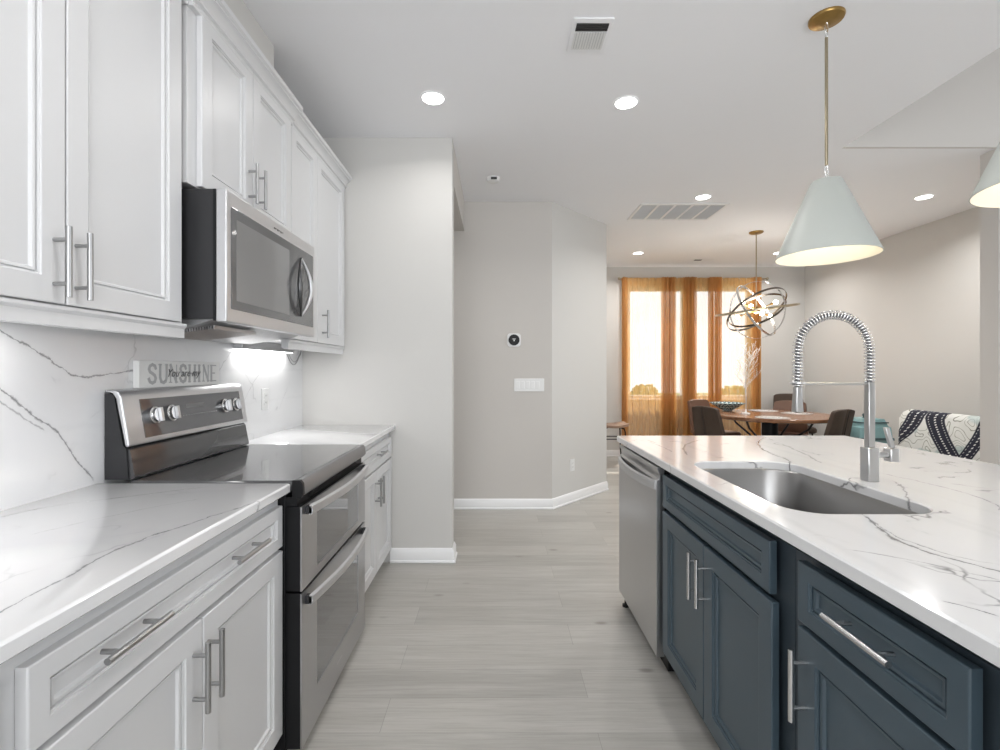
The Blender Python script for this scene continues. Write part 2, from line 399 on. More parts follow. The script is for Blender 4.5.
struct('wall_right', MB().box(XR, XR+.15, 3.42, Y3+.15, 0, CEIL), 'wall_light')
ret = MB(); ret.box(XH, 3.485, 3.29, 3.31, CEIL, ZH); ret.box(3.485, 7.2, 3.29, 3.42, 0, ZH); struct('wall_return', ret, 'wall')
struct('wall_upper', MB().box(XH-.12, XH, -3.1, 3.42, CEIL+.12, ZH), 'wall_light')
gr = MB(); gr.box(7.0, 7.12, -3.1, -2.2, 0, ZH); gr.box(7.0, 7.12, 2.6, 3.29, 0, ZH); gr.box(7.0, 7.12, -2.2, 2.6, 0, .6); gr.box(7.0, 7.12, -2.2, 2.6, 3.8, ZH)
struct('wall_great_room', gr, 'wall_light')
rw = MB(); rw.box(XL-.12, -1.25, -3.1, -3.0, 0, CEIL); rw.box(1.85, 7.12, -3.1, -3.0, 0, ZH); rw.box(-1.25, 1.85, -3.1, -3.0, 0, .55); rw.box(-1.25, 1.85, -3.1, -3.0, 2.55, CEIL)
struct('wall_rear', rw, 'wall_light')
for nm, bx, bars in (('window_3', (-1.25, 1.85, -3.06, -3.02, .55, 2.55), 0), ('window_4', (7.03, 7.07, -2.2, 2.6, .6, 3.8), 1)):  # unseen window frames, added where the fill lights stand
    f = MB(); x0, x1, y0, y1, z0, z1 = bx
    if bars:
        for yy in (-2.2, -.63, .97, 2.54): f.box(x0, x1, yy, yy+.06, z0, z1)
        for zz in (z0, 2.2, z1-.06): f.box(x0, x1, y0, y1, zz, zz+.06)
    else:
        for xx in (-1.25, -.22, .82, 1.79): f.box(xx, xx+.06, y0, y1, z0, z1)
        for zz in (z0, z1-.06): f.box(x0, x1, y0, y1, zz, zz+.06)
    struct(nm, f, 'trim')

# baseboards: a board with a small stepped cap
def bb_path(name, pts, side):
    """pts on the floor plan; side = +1 board to the right of the walking direction"""
    prof = [(0, 0), (.014, 0), (.014, .10), (.009, .112), (.007, .125), (0, .132)]; prof2 = [(0, 0), (.022, 0), (.022, .012), (.014, .018)]
    P = [Vector(p) for p in pts]; mb = MB()
    rings = []
    for i, p in enumerate(P):
        d0 = (P[i]-P[i-1]).normalized() if i else (P[1]-P[0]).normalized(); d1 = (P[i+1]-P[i]).normalized() if i < len(P)-1 else d0
        n0 = Vector((d0.y, -d0.x))*side; n1 = Vector((d1.y, -d1.x))*side; n = (n0+n1); n = n/(n.dot(n0) if abs(n.dot(n0)) > .1 else 1)
        rings.append([(p.x+n.x*q[0], p.y+n.y*q[0], q[1]) for q in [(0, .002), (.022, .002), (.022, .014), (.015, .02), (.014, .070), (.009, .080), (.007, .090), (0, .096)]])
    mb.loft(rings); return struct(name, mb, 'trim')
bb_path('baseboard_partition', [(-.70, Y1), (-.29, Y1), (-.29, Y1+.12), (-.6, Y1+.12)], 1)
bb_path('baseboard_hall', [(-3.0, Y2), (.513, Y2), (AX, AY), (AX, AY+1.9)], 1)
bb_path('baseboard_back', [(AX+.03, Y3), (XR-.02, Y3)], 1)
bb_path('baseboard_right', [(XR, Y3-.03), (XR, 3.45)], 1)
# thin painted cove where the dining ceiling meets the back wall
struct('trim_back_ceiling', MB().prism([(Y3, CEIL-.03), (Y3-.03, CEIL), (Y3, CEIL)], 'x', AX, XR), 'trim')
# boxed chase above the microwave cabinet up to the ceiling
struct('trim_vent_chase', MB().box(XL, -1.056, .2, 2.26, 2.52, CEIL), 'wall_light')

# outside: lawn and a hedge beyond the dining window
struct('ground_outside', MB().box(-8, 14, 7.2, 30, -.3, -.2), 'ground')
def shrub(px, py, top, r, label):
    rnd = random.Random(int(px*100)); mb = MB()
    for i in range(900):
        th = rnd.uniform(0, 2*PI); ph = rnd.uniform(0, 1); zz = -.2+(top+.2)*(.05+.95*ph**.8); rr = r*math.sqrt(max(.04, 1-(ph*.95)**2.2))*rnd.uniform(.75, 1.1)
        c = Vector((px+rr*math.cos(th), py+rr*math.sin(th), zz)); a = Vector((rnd.gauss(0, 1), rnd.gauss(0, 1), rnd.gauss(0, 1))).normalized()*.05; b_ = a.cross(Vector((rnd.gauss(0, 1), rnd.gauss(0, 1), 1))).normalized()*.03
        mb.quad(c-a, c+b_, c+a, c-b_)
    core = [(r*.85*math.sqrt(max(.02, 1-(k/8)**2.2)), -.2+(top+.2)*.93*k/8) for k in range(9)]
    mb.lathe((px, py, 0), core, 14); solo('shrub', mb, 'leaf', label, 'shrub', smooth=80)
for px, py, tz, r, lb in ((1.95, 8.7, .86, .36, 'round shrub outside the left end of the curtained window'), (2.78, 8.9, .98, .36, 'shrub outside behind the second amber curtain fold'),
                      (3.62, 8.8, .80, .34, 'shrub outside behind the third curtain'), (4.46, 8.9, .96, .36, 'shrub outside behind the right-hand curtain')):
    shrub(px, py, tz, r, lb)

# ================================================================== CABINETS
def pull(parent, p, axis, d, L=.16, sp=.10, off=.034, r=.0062, mat='nickel'):
    """bar pull: p = middle on the front face, d = outward along X"""
    x, y, z = p; a = (0, 1, 0) if axis == 'y' else (0, 0, 1); mb = MB()
    P = lambda s, o: (x+d*o, y+a[1]*s, z+a[2]*s)
    mb.cyl(P(-L/2, off), P(L/2, off), r, 14)
    for s in (-sp/2, sp/2): mb.cyl(P(s, 0), P(s, off), r*.78, 10)
    return obj('handle', mb, mat, parent)
def base_cabinet(name, label, cat, d, xf, xback, y0, y1, doors, drawers, paint, kick='black', zd=(.70, .84), zb=.10, frame_mat=None, hmat='nickel', gap=0.0):
    """doors/drawers: lists of (y0, y1, handle_y or None)"""
    xb = xf-d*.02; t = thing(name, label, cat, ((xb+xback)/2, (y0+y1)/2, 0))
    xr = xb-d*gap; zt = .848 if gap else .882; b = MB(); w_ = .018
    b.box(xr, xr-d*w_, y0, y1, .10, zt); b.box(xr-d*w_, xback, y0, y0+w_, .10, .882); b.box(xr-d*w_, xback, y1-w_, y1, .10, .882); b.box(xr-d*w_, xback, y0+w_, y1-w_, .10, .118); b.box(xback+d*w_, xback, y0+w_, y1-w_, .118, .882)
    obj('carcass', b, frame_mat or paint, t)
    if gap: obj('shade_strip', MB().box(xr-d*.045, xr-d*.06, y0+.0185, y1-.0185, .80, .882), 'black', t)  # black strip standing in for the shade under the slab
    obj('toe_kick', MB().box(xf-d*.065, xback+(-d*.02 if False else 0), y0+.002, y1-.002, 0, .0995), frame_mat or paint, t)
    for a, c, hy in doors:
        dr = obj('door', MB().panel(xf, d, a, c, zb, .695), paint, t, bevel=.0012)
        if hy is not None: pull(dr, (xf, hy, .578), 'z', d, mat=hmat)
    for a, c, hy in drawers:
        dr = obj('drawer', MB().panel(xf, d, a, c, zd[0]+.008, zd[1], fr=.036), paint, t, bevel=.0012)
        for q in (hy if isinstance(hy, (list, tuple)) else ([hy] if hy is not None else [])): pull(dr, (xf, q, .786), 'y', d, mat=hmat)
    return t
DF = -.69
base_cabinet('base_cabinet', 'white base cabinet with a wide two-pull drawer over two doors, left of the range', 'cabinet', 1, DF, -1.284, .675, 1.545,
             [(.70, 1.117, 1.083), (1.121, 1.537, 1.138)], [(.70, 1.537, (.882, 1.295))], 'white_paint')
base_cabinet('base_cabinet', 'white base cabinet at the bottom left corner, nearest the viewer', 'cabinet', 1, DF, -1.284, -.25, .67,
             [(-.235, .21, .17), (.214, .655, .25)], [(-.235, .655, (.0, .42))], 'white_paint')
base_cabinet('base_cabinet', 'white base cabinet between the range and the grey end wall', 'cabinet', 1, DF, -1.284, 2.318, 3.15,
             [(2.335, 2.742, 2.712), (2.746, 3.142, 2.778)], [(2.335, 3.142, 2.80)], 'white_paint')
def slab(mb, loop, z0, z1, ch=.004):
    def ins(l, e):
        cx = sum(p[0] for p in l)/len(l); cy = sum(p[1] for p in l)/len(l); return [(p[0]-math.copysign(e, p[0]-cx), p[1]-math.copysign(e, p[1]-cy)) for p in l]
    i = ins(loop, ch)
    return mb.loft([[(*p, z0) for p in i], [(*p, z0+ch) for p in loop], [(*p, z1-ch) for p in loop], [(*p, z1) for p in i]])
solo('countertop', slab(MB(), rrect(-1.284, -.66, -.3, 1.53, .008, 3), .884, .914), 'quartz_left', 'white veined quartz countertop in the left foreground, in front of the range', 'countertop')
solo('countertop', slab(MB(), rrect(-1.284, -.665, 2.318, 3.152, .008, 3), .884, .914), 'quartz_left', 'short white quartz countertop between the range and the end wall', 'countertop')
solo('backsplash', MB().box(XL+.001, -1.285, -.3, Y1-.002, .885, 1.44), 'quartz_splash', 'white quartz backsplash slab with grey veins behind the range', 'backsplash')

# upper cabinets
def crown(t, y0, y1, xf, z=2.50):
    p = [(xf-.02, z-.034), (xf+.006, z-.034), (xf+.010, z-.028), (xf+.006, z-.022), (xf+.006, z-.014), (xf+.018, z-.010), (xf+.018, z-.003), (xf+.014, z), (xf+.018, z+.008), (xf+.026, z+.018), (xf+.038, z+.025), (xf+.044, z+.026), (xf+.044, z+.032), (xf+.054, z+.036), (xf+.056, z+.052), (xf-.02, z+.052)]
    obj('crown_moulding', MB().prism(p, 'y', y0, y1), 'white_paint', t)
def upper(label, y0, y1, z0, doors, rail=True, xf=-1.0, zt=2.50):
    t = thing('upper_cabinet', label, 'cabinet', ((xf+XL)/2, (y0+y1)/2, z0)); 
    obj('carcass', MB().box(-1.284 if z0 < 1.445 else XL+.002, xf-.021, y0, y1, z0, zt), 'white_paint', t, bevel=.001)
    for a, c, hy, hz in doors:
        d = obj('door', MB().panel(xf, 1, a, c, z0+.004, 2.488), 'white_paint', t, bevel=.0012)
        pull(d, (xf, hy, hz), 'z', 1)
    if rail: 
        b = MB(); b.prism([(xf-.045, z0), (xf-.004, z0), (xf-.004, z0-.008), (xf-.012, z0-.016), (xf-.012, z0-.045), (xf-.03, z0-.047), (xf-.045, z0-.04)], 'y', y0, y1)
        obj('light_rail', b, 'white_paint', t)
    crown(t, y0, y1, xf-.008); return t
upper('tall white double-door wall cabinet at the upper left, nearest the viewer', .66, 1.543, 1.427, [(.70, 1.104, 1.075, 1.524), (1.108, 1.513, 1.131, 1.524)])
upper('short white double-door wall cabinet directly above the microwave', 1.546, 2.31, 1.890, [(1.592, 1.926, 1.893, 2.02), (1.93, 2.285, 1.962, 2.02)], rail=False, xf=-.985)
upper('white wall cabinet right of the microwave, against the end wall', 2.313, 3.15, 1.427, [(2.325, 2.66, 2.37, 1.542), (2.664, 3.135, 2.735, 1.542)])

# ================================================================== MICROWAVE
MX, MY0, MY1, MZ0, MZ1 = -.881, 1.553, 2.307, 1.437, 1.873
mw = thing('microwave', 'stainless over-the-range microwave with an arched handle', 'microwave', ((MX+XL)/2, (MY0+MY1)/2, MZ0))
obj('body', MB().box(XL+.017, MX-.044, MY0+.003, MY1-.003, MZ0+.01, MZ1), 'dark_metal', mw, bevel=.002)
o = MB(); o.box(MX-.0445, MX-.036, MY0+.001, MY1-.001, MZ0+.003, MZ1-.001); obj('seal', o, 'black', mw)
md = obj('door', MB().box(MX-.036, MX, MY0, MY1, MZ0, MZ1), 'steel_light', mw, bevel=.004)
wy0, wy1, wz0, wz1 = 1.578, 2.285, 1.482, 1.822
g = MB(); lp = rrect(wy0, wy1, wz0, wz1, .006, 3)
g.loft([[(MX-.004, a, b) for a, b in lp], [(MX+.0012, a, b) for a, b in lp], [(MX+.002, a+(.002 if a < 2 else -.002), b) for a, b in lp]]); dw_ = obj('window', g, 'mw_glass', md)
obj('window_band', MB().loft([[(MX+.0021, a, b) for a, b in rrect(wy0+.03, 2.02, wz0+.03, wz1-.035, .004, 2)], [(MX+.0026, a, b) for a, b in rrect(wy0+.03, 2.02, wz0+.03, wz1-.035, .004, 2)]]), plain('inner_mesh_screen', (.19, .19, .19), .16, coat=.8), dw_)
# handle: two arcs meeting in points, the left one coloured as if shaded
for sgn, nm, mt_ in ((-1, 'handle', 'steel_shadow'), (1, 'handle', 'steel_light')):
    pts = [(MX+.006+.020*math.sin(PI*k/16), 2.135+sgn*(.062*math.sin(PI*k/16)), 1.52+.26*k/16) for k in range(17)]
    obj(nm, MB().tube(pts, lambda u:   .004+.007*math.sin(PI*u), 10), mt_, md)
lg = MB()
for k in range(9):
    yy = 1.885+k*.0095; lg.box(MX, MX+.0008, yy, yy+.005, 1.838+.002*(k % 3), 1.846)
obj('logo', lg, 'dark_metal', md)
un = MB(); un.prism([(MX-.06, MZ0+.0095), (XL+.02, MZ0+.0095), (XL+.02, MZ0-.03), (XL+.12, MZ0-.034), (MX-.10, MZ0-.006)], 'y', MY0+.02, MY1-.02); obj('vent_underside', un, 'filter', mw)
ff = MB()
for k in range(22):
    xx = XL+.15+k*.009; ff.box(xx, xx+.004, MY0+.06, MY0+.34, MZ0-.040+.025*(k/22)-.002, MZ0-.030+.025*(k/22))
obj('grease_filter', ff, 'steel', mw)
sb = MB(); sb.tube([(-1.18, MY0+.0025, 1.47), (-1.18, MY0+.0025, 1.62)], .0025, 6); sb.box(-1.20, -1.165, MY0, MY0+.003, 1.455, 1.49); obj('side_bracket', sb, 'steel', mw)

ul = thing('under_cabinet_light', 'slim lit light bar by the backsplash, just right of the microwave underside', 'light', (-1.255, 2.55, 1.385))
obj('housing', MB().box(-1.280, -1.235, 2.315, 2.90, 1.382, 1.4255), 'steel', ul, bevel=.002)
obj('diffuser', MB().box(-1.277, -1.238, 2.32, 2.89, 1.377, 1.3818), emit('led_strip', (1, 1, 1), 5), ul)
_a = lamp('led', 'AREA', (-1.25, 2.60, 1.374), 1.0, ul, (1, .99, .97), .1); _a.data.shape = 'RECTANGLE'; _a.data.size = .04; _a.data.size_y = .55
u2 = thing('under_cabinet_light', 'lit light bar under the near upper cabinet at the left edge', 'light', (-1.2, .95, 1.40))
obj('housing', MB().box(-1.25, -1.17, .72, 1.20, 1.412, 1.426), 'steel', u2, bevel=.002)
obj('diffuser', MB().box(-1.245, -1.175, .74, 1.18, 1.407, 1.4118), emit('led_strip_small', (1, 1, 1), 5), u2)
_a = lamp('led', 'AREA', (-1.21, .96, 1.40), 1.1, u2, (1, .99, .97), .1); _a.data.shape = 'RECTANGLE'; _a.data.size = .07; _a.data.size_y = .4
cbp = [(-1.278, 2.88+.24*(k/16), 1.425-.115*math.sin(PI*k/16)**.8) for k in range(17)]
solo('power_cord', MB().tube(cbp, .0028, 6).tube([(p[0]+.006, p[1]-.004, p[2]+.018 if 2 < i < 14 else p[2]) for i, p in enumerate(cbp)], .002, 6), 'cable', 'loop of grey cord hanging under the wall cabinet beside the end wall', 'cord')

# ================================================================== RANGE
RX, RY0, RY1 = -.635, 1.552, 2.302
rg = thing('range', 'freestanding double-oven electric range, stainless front and black glass cooktop', 'oven', (-.95, (RY0+RY1)/2, 0))
obj('body', MB().box(-.69, -1.25, RY0+.002, RY1-.002, .03, .885), 'black', rg, bevel=.003)
for a in (-.72, -1.2):
    for b in (RY0+.05, RY1-.05): obj('foot', MB().lathe((a, b, 0), [(.018, 0), (.018, .03)], 12), 'black', rg)
ct = MB(); ct.loft([[(*p, .886) for p in rrect(-1.20, -.655, RY0-.004, RY1+.004, .01, 3)], [(*p, .912) for p in rrect(-1.20, -.655, RY0-.004, RY1+.004, .01, 3)], [(*p, .917) for p in rrect(-1.196, -.659, RY0, RY1, .01, 3)]])
cook = obj('cooktop', ct, 'black_glass', rg)
for cx, cy, r in ((-.80, 1.74, .105), (-.80, 2.12, .085), (-1.06, 1.74, .08), (-1.06, 2.12, .10), (-.93, 1.93, .05)):
    obj('burner_ring', MB().tube([(cx+r*math.cos(a*PI/24), cy+r*math.sin(a*PI/24), .9161) for a in range(48)], .0012, 4, cyc=True), plain('burner_print', (.058, .058, .06), .15), cook)
ft = MB(); ft.prism([(-.66, .863), (-.637, .863), (-.630, .872), (-.632, .905), (-.640, .9165), (-.66, .9165)], 'y', RY0+.012, RY1-.006); obj('front_trim', ft, plain('dark_stainless_trim', (.28, .28, .285), .4, .9), rg)
ec = MB(); ec.prism([(-.665, .86), (-.636, .86), (-.629, .872), (-.631, .907), (-.640, .918), (-.665, .918)], 'y', RY0-.004, RY0+.011); obj('trim_end_cap', ec, 'black', rg)
vg = MB()
for k in range(3): vg.box(-.652, -.644, RY0+.10, RY1-.10, .838+k*.008, .842+k*.008)
vg.box(-.69, -.652, RY0+.003, RY1-.003, .832, .862); obj('vent_grille', vg, 'black', rg)
def oven_door(z0, z1, wz0, wz1, hz, nm):
    d = obj(nm, MB().box(-.689, -.640, RY0+.004, RY1-.004, z0, z1), 'black', rg, bevel=.002)
    s = MB(); y0, y1 = RY0+.002, RY1-.002; a0, a1 = 1.685, 2.19
    o_ = [(y0, z0+.001), (y1, z0+.001), (y1, z1-.001), (y0, z1-.001)]; i_ = [(a0, wz0), (a1, wz0), (a1, wz1), (a0, wz1)]
    s.loft([[(-.6405, *p) for p in o_], [(-.635, *p) for p in o_], [(-.635, *p) for p in i_], [(-.6405, *p) for p in i_]], False, False); obj('front_panel', s, 'steel', d)
    obj('oven_window', MB().box(-.6402, -.6372, a0, a1, wz0, wz1), 'oven_glass', d)
    h = MB(); N = 20; L0, L1 = RY0+.03, RY1-.03; rings = []
    for k in range(N+1):
        u = k/N; y = L0+(L1-L0)*u; x = -.610+.028*math.sin(PI*u)-(.0 if 0 < k < N else .002); w_ = .017
        rings.append([(x-.010, y, hz-w_), (x, y, hz-w_+.004), (x+.003, y, hz), (x, y, hz+w_-.004), (x-.010, y, hz+w_)])
    h.loft(rings); obj('handle', h, 'steel_light', d)
    for y in (L0, L1-.02):
        obj('handle_bracket', MB().box(-.636, -.612, y, y+.02, hz-.014, hz+.014), 'dark_metal', d, bevel=.002)
    return d
oven_door(.552, .830, .585, .780, .812, 'upper_oven_door'); oven_door(.035, .545, .160, .470, .512, 'lower_oven_door')
lg = MB()
for k in range(7): lg.box(-.635, -.6345, 1.90+k*.009, 1.906+k*.009, .098, .106)
obj('logo', lg, 'steel_light', rg)
# backguard
BY0, BY1 = 1.556, 2.290
core = [(-1.282, .918), (-1.205, .918), (-1.212, 1.02), (-1.222, 1.03), (-1.252, 1.195), (-1.268, 1.203), (-1.282, 1.203)]
obj('backguard', MB().prism(core, 'y', BY0, BY1), 'dark_metal', rg)
sh = [(-1.276, 1.2045), (-1.276, 1.213), (-1.246, 1.213), (-1.232, 1.206), (-1.224, 1.19), (-1.198, 1.035), (-1.200, 1.026), (-1.2105, 1.0265), (-1.2415, 1.185), (-1.254, 1.2035)]
obj('control_shell', MB().prism(sh, 'y', BY0-.006, BY1+.004), 'steel_light', rg, bevel=.004, seg=3)
def onface(z, off=0):  # point on the leaning console face
    u = (z-1.035)/(1.19-1.035); return -1.198-.026*u+off
pf = MB(); pf.loft([[(onface(z, -.004), y, z) for y, z in ((1.625, 1.046), (2.252, 1.046), (2.252, 1.178), (1.625, 1.178))], [(onface(z, .0015), y, z) for y, z in ((1.625, 1.046), (2.252, 1.046), (2.252, 1.178), (1.625, 1.178))]])
cp = obj('control_panel', pf, 'oven_glass', rg)
mk = MB()
for k in range(16):
    y = 1.80+k*.0165; mk.quad(*[(onface(z, .0019), yy, z) for yy, z in ((y, 1.10), (y+.007, 1.10), (y+.007, 1.104), (y, 1.104))])
dsp = MB()
for yy0, yy1 in ((1.86, 1.975),): dsp.quad(*[(onface(z, .0019), yy, z) for yy, z in ((yy0, 1.13), (yy1, 1.13), (yy1, 1.145), (yy0, 1.145))])
obj('clock_display', dsp, plain('grey_lcd', (.17, .17, .17), .4), cp); obj('printed_marks', mk, plain('grey_print', (.30, .30, .30), .5), cp)
lo = MB(); lo.prism([(-1.2108, 1.019), (-1.2045, 1.016), (-1.188, .93), (-1.19, .922), (-1.2045, .9185)], 'y', BY0+.006, BY1-.006); obj('lower_splash_panel', lo, 'black_glass', rg)
for y in (1.678, 1.765, 2.112, 2.198):
    k = MB(); z = 1.118; x = onface(z, .002); n = Vector((1, 0, .165)).normalized(); c = Vector((x, y, z))
    k.tube([c, c+n*.010, c+n*.012, c+n*.022], lambda u: .030 if u < .4 else .024, 24)
    kb = obj('knob', k, 'nickel_light', rg)
    gq = MB(); u_ = Vector((-.165, 0, 1)).normalized(); v_ = Vector((0, 1, 0))
    gq.loft([[c+n*h_+u_*a+v_*b for a, b in ((-.024, -.006), (-.024, .006), (.024, .006), (.024, -.006))] for h_ in (.0225, .034)]); obj('grip', gq, 'steel_light', kb, bevel=.001)

# SUNSHINE board
sg = thing('wooden_sign', 'small whitewashed board reading SUNSHINE, standing on the range backguard', 'sign', (-1.27, 1.92, 1.2135))
obj('board', MB().box(-1.2845, -1.262, 1.680, 2.168, 1.2135, 1.312), 'wood_sign', sg, bevel=.0015)
def letters(S, y0, yw, z0, zh, x):
    """slab-serif capitals from strokes; unit cell 0..1 in each direction"""
    mb = MB(); W = [.62 if c_ == 'I' else 1.0 for c_ in S]; cw = yw/sum(W); X0 = [sum(W[:i]) for i in range(len(S))]
    ST = {'U': [((.2, 1), (.2, .3), (.32, .06), (.55, 0), (.72, .08), (.8, .3), (.8, 1))], 'N': [((.2, 0), (.2, 1)), ((.2, 1), (.8, 0)), ((.8, 0), (.8, 1))],
          'H': [((.2, 0), (.2, 1)), ((.8, 0), (.8, 1)), ((.2, .5), (.8, .5))], 'I': [((.5, 0), (.5, 1))],
          'E': [((.2, 0), (.2, 1)), ((.2, 1), (.8, 1)), ((.2, .5), (.65, .5)), ((.2, 0), (.8, 0))],
          'S': [((.8, .78), (.72, .93), (.5, 1), (.28, .92), (.2, .76), (.3, .6), (.5, .52), (.7, .42), (.8, .26), (.72, .08), (.5, 0), (.28, .07), (.18, .24))]}
    SF = {'U': (.2, .8, 1), 'N': (.2, .8, 2), 'H': (.2, .8, 3), 'I': (.5, .5, 3), 'E': (.2, .2, 3), 'S': None}
    k_ = [0]
    def stroke(a, b, w):
        k_[0] += 1; xx = x+.0003+.00002*(k_[0] % 9)
        a = Vector((y0+a[0]*1, a[1])); b = Vector((y0+b[0]*1, b[1])); d = (b-a); L = d.length; d = d/L; nn = Vector((-d.y, d.x))*w/2; a = a-d*w*.3; b = b+d*w*.3
        q = [a-nn, b-nn, b+nn, a+nn]; mb.loft([[(x, p.x, p.y) for p in q], [(xx+.0012, p.x, p.y) for p in q]])
    for i, ch in enumerate(S):
        P = lambda q: (X0[i]*cw+(q[0]-.5)*cw*(1 if ch != 'I' else 1)+W[i]*cw/2, z0+q[1]*zh)
        for s in ST[ch]:
            for a, b in zip(s, s[1:]):
                thin = (ch == 'N' and a[0] == b[0]) or (ch in 'HE' and a[1] == b[1]); stroke(P(a), P(b), cw*(.09 if thin else .20))
        if SF[ch]:
            for cx in set(SF[ch][:2]):
                if SF[ch][2] & 1: stroke(P((cx-.13, 1)), P((cx+.13, 1)), cw*.07)
                if SF[ch][2] & 2: stroke(P((cx-.13, 0)), P((cx+.13, 0)), cw*.07)
    return mb
obj('letters', letters('SUNSHINE', 1.715, .435, 1.230, .068, -1.2620), 'sign_grey', sg, smooth=10)
def text_mesh(s, size, M4, shear=0, ext=.0004):
    cu = bpy.data.curves.new('t', 'FONT'); cu.body = s; cu.size = size; cu.extrude = ext; cu.shear = shear; cu.resolution_u = 3
    to = bpy.data.objects.new('t', cu); C.objects.link(to); bpy.context.view_layer.update()
    me = bpy.data.meshes.new_from_object(to.evaluated_get(bpy.context.evaluated_depsgraph_get())); C.objects.unlink(to); bpy.data.objects.remove(to)
    mb = MB(); mb.b.from_mesh(me); bmesh.ops.transform(mb.b, matrix=M4, verts=mb.b.verts); return mb
FACE_X = Matrix(((0, 0, 1, 0), (1, 0, 0, 0), (0, 1, 0, 0), (0, 0, 0, 1)))   # text x -> Y, text y -> Z, facing +X
obj('script_lettering', text_mesh('You are my', .043, Matrix.Translation((-1.2600, 1.815, 1.252)) @ FACE_X, .45), 'sign_dark', sg)

# ================================================================== WALL FITTINGS
def plate(name, label, cat, c, ux, w_, h_, slots):
    """c = centre on the wall, ux = unit vector along the wall (room on the right-hand side of it is the normal)"""
    ux = Vector(ux).normalized(); n = Vector((ux.y, -ux.x, 0)); up = Vector((0, 0, 1)); c = Vector(c)
    t = thing(name, label, cat, (c.x, c.y, c.z-h_/2))
    def bxx(x0, x1, z0, z1, d0, d1):
        mb = MB(); mb.loft([[c+ux*a+up*b+n*d for a, b in ((x0, z0), (x1, z0), (x1, z1), (x0, z1))] for d in (d0, d1)]); return mb
    obj('cover_plate', bxx(-w_/2, w_/2, -h_/2, h_/2, .0005, .006), 'plastic_white', t, bevel=.002)
    for nm, x0, x1, z0, z1 in slots:
        s = obj(nm, bxx(x0, x1, z0, z1, .0062, .0095), 'plastic_white', t, bevel=.0012)
        if nm == 'socket':
            hh = MB()
            for dx in (-.007, .006): hh.loft([[c+ux*(x0+(x1-x0)/2+dx+a)+up*((z0+z1)/2+b)+n*d for a, b in ((-.001, -.004), (.001, -.004), (.001, .005), (-.001, .005))] for d in (.0096, .0099)])
            obj('slot', hh, 'black', s)
    return t
outlet = [('socket', -.017, .017, -.034, -.004), ('socket', -.017, .017, .004, .034)]
plate('wall_outlet', 'white wall outlet on the quartz backsplash right of the range', 'outlet', (-1.285, 2.637, 1.116), (0, 1, 0), .075, .118, outlet)
plate('wall_outlet', 'white wall outlet low on the angled wall', 'outlet', (.734, 4.587, .358), (.662, .695, 0), .072, .115, outlet)
plate('light_switch', 'wide white multi-gang light switch plate under the round thermostat', 'light switch', (.303, Y2, 1.138), (1, 0, 0), .275, .118,
      [('rocker', -.1265+k*.0455+.0065, -.1265+k*.0455+.0385+.001, -.033, .033) for k in range(5)])
th = thing('thermostat', 'round black thermostat on a white plate on the far grey wall', 'thermostat', (.165, Y2, 1.485))
obj('backplate', MB().prism([(a, b+1.55) for a, b in [(x+.165, z) for x, z in rrect(-.062, .062, -.062, .062, .028, 6)]], 'y', Y2-.008, Y2-.0005), 'plastic_white', th, bevel=.002)
obj('dial', MB().tube([(.165, Y2-.008, 1.55), (.165, Y2-.022, 1.55), (.165, Y2-.0225, 1.55), (.165, Y2-.026, 1.55)], lambda u: .050 if u < .5 else .046, 36), 'black', th)
dm = MB(); dm.box(.150, .180, Y2-.0272, Y2-.0262, 1.556, 1.561); dm.box(.161, .169, Y2-.0272, Y2-.0262, 1.538, 1.551); obj('display', dm, emit('thermostat_display', (.6, .6, .6), .5), th)

# ================================================================== CEILING FITTINGS
def downlight(x, y, label, pw=16, spot=True):
    t = thing('recessed_light', label, 'ceiling light', (x, y, CEIL-.008), 0, 'recessed ceiling lights')
    r = MB(); r.lathe((x, y, CEIL), [(.060, -.002), (.062, -.005), (.070, -.004), (.072, -.0005)], 32, False, False); obj('trim_ring', r, 'ceiling', t)
    obj('lens', MB().lathe((x, y, CEIL), [(.0595, -.0035), (.060, -.0025)], 32), 'lens', t)
    a = lamp('bulb', 'AREA', (x, y, CEIL-.010), pw, t, (1, .985, .965), .10); a.rotation_euler = (0, 0, 0); a.data.spread = math.radians(150)
    return t
downlight(-.357, 2.694, 'recessed ceiling light near the wall cabinets, left of the other large one', 3.0)
downlight(.75, 2.74, 'recessed ceiling light between the small vent and the return grille', 5)
downlight(1.848, 4.24, 'recessed ceiling light beside the long return grille', 13)
downlight(3.82, 4.24, 'recessed ceiling light at the right, past the conical pendant', 13)
downlight(1.88, 6.28, 'small far recessed ceiling light left of the chandelier', 12)
downlight(3.74, 6.28, 'small far recessed ceiling light just right of the chandelier canopy', 12)
downlight(-1.3, 3.80, 'unseen recessed light added to brighten the side hallway', 6)  # unseen lamp, added to lift the hall walls
for x, y in ((-.357, .9), (.75, .9), (-.357, -1.2), (.75, -1.2)): downlight(x, y, 'unseen recessed light added behind the viewpoint for fill', 4)  # unseen lamps, added as kitchen fill
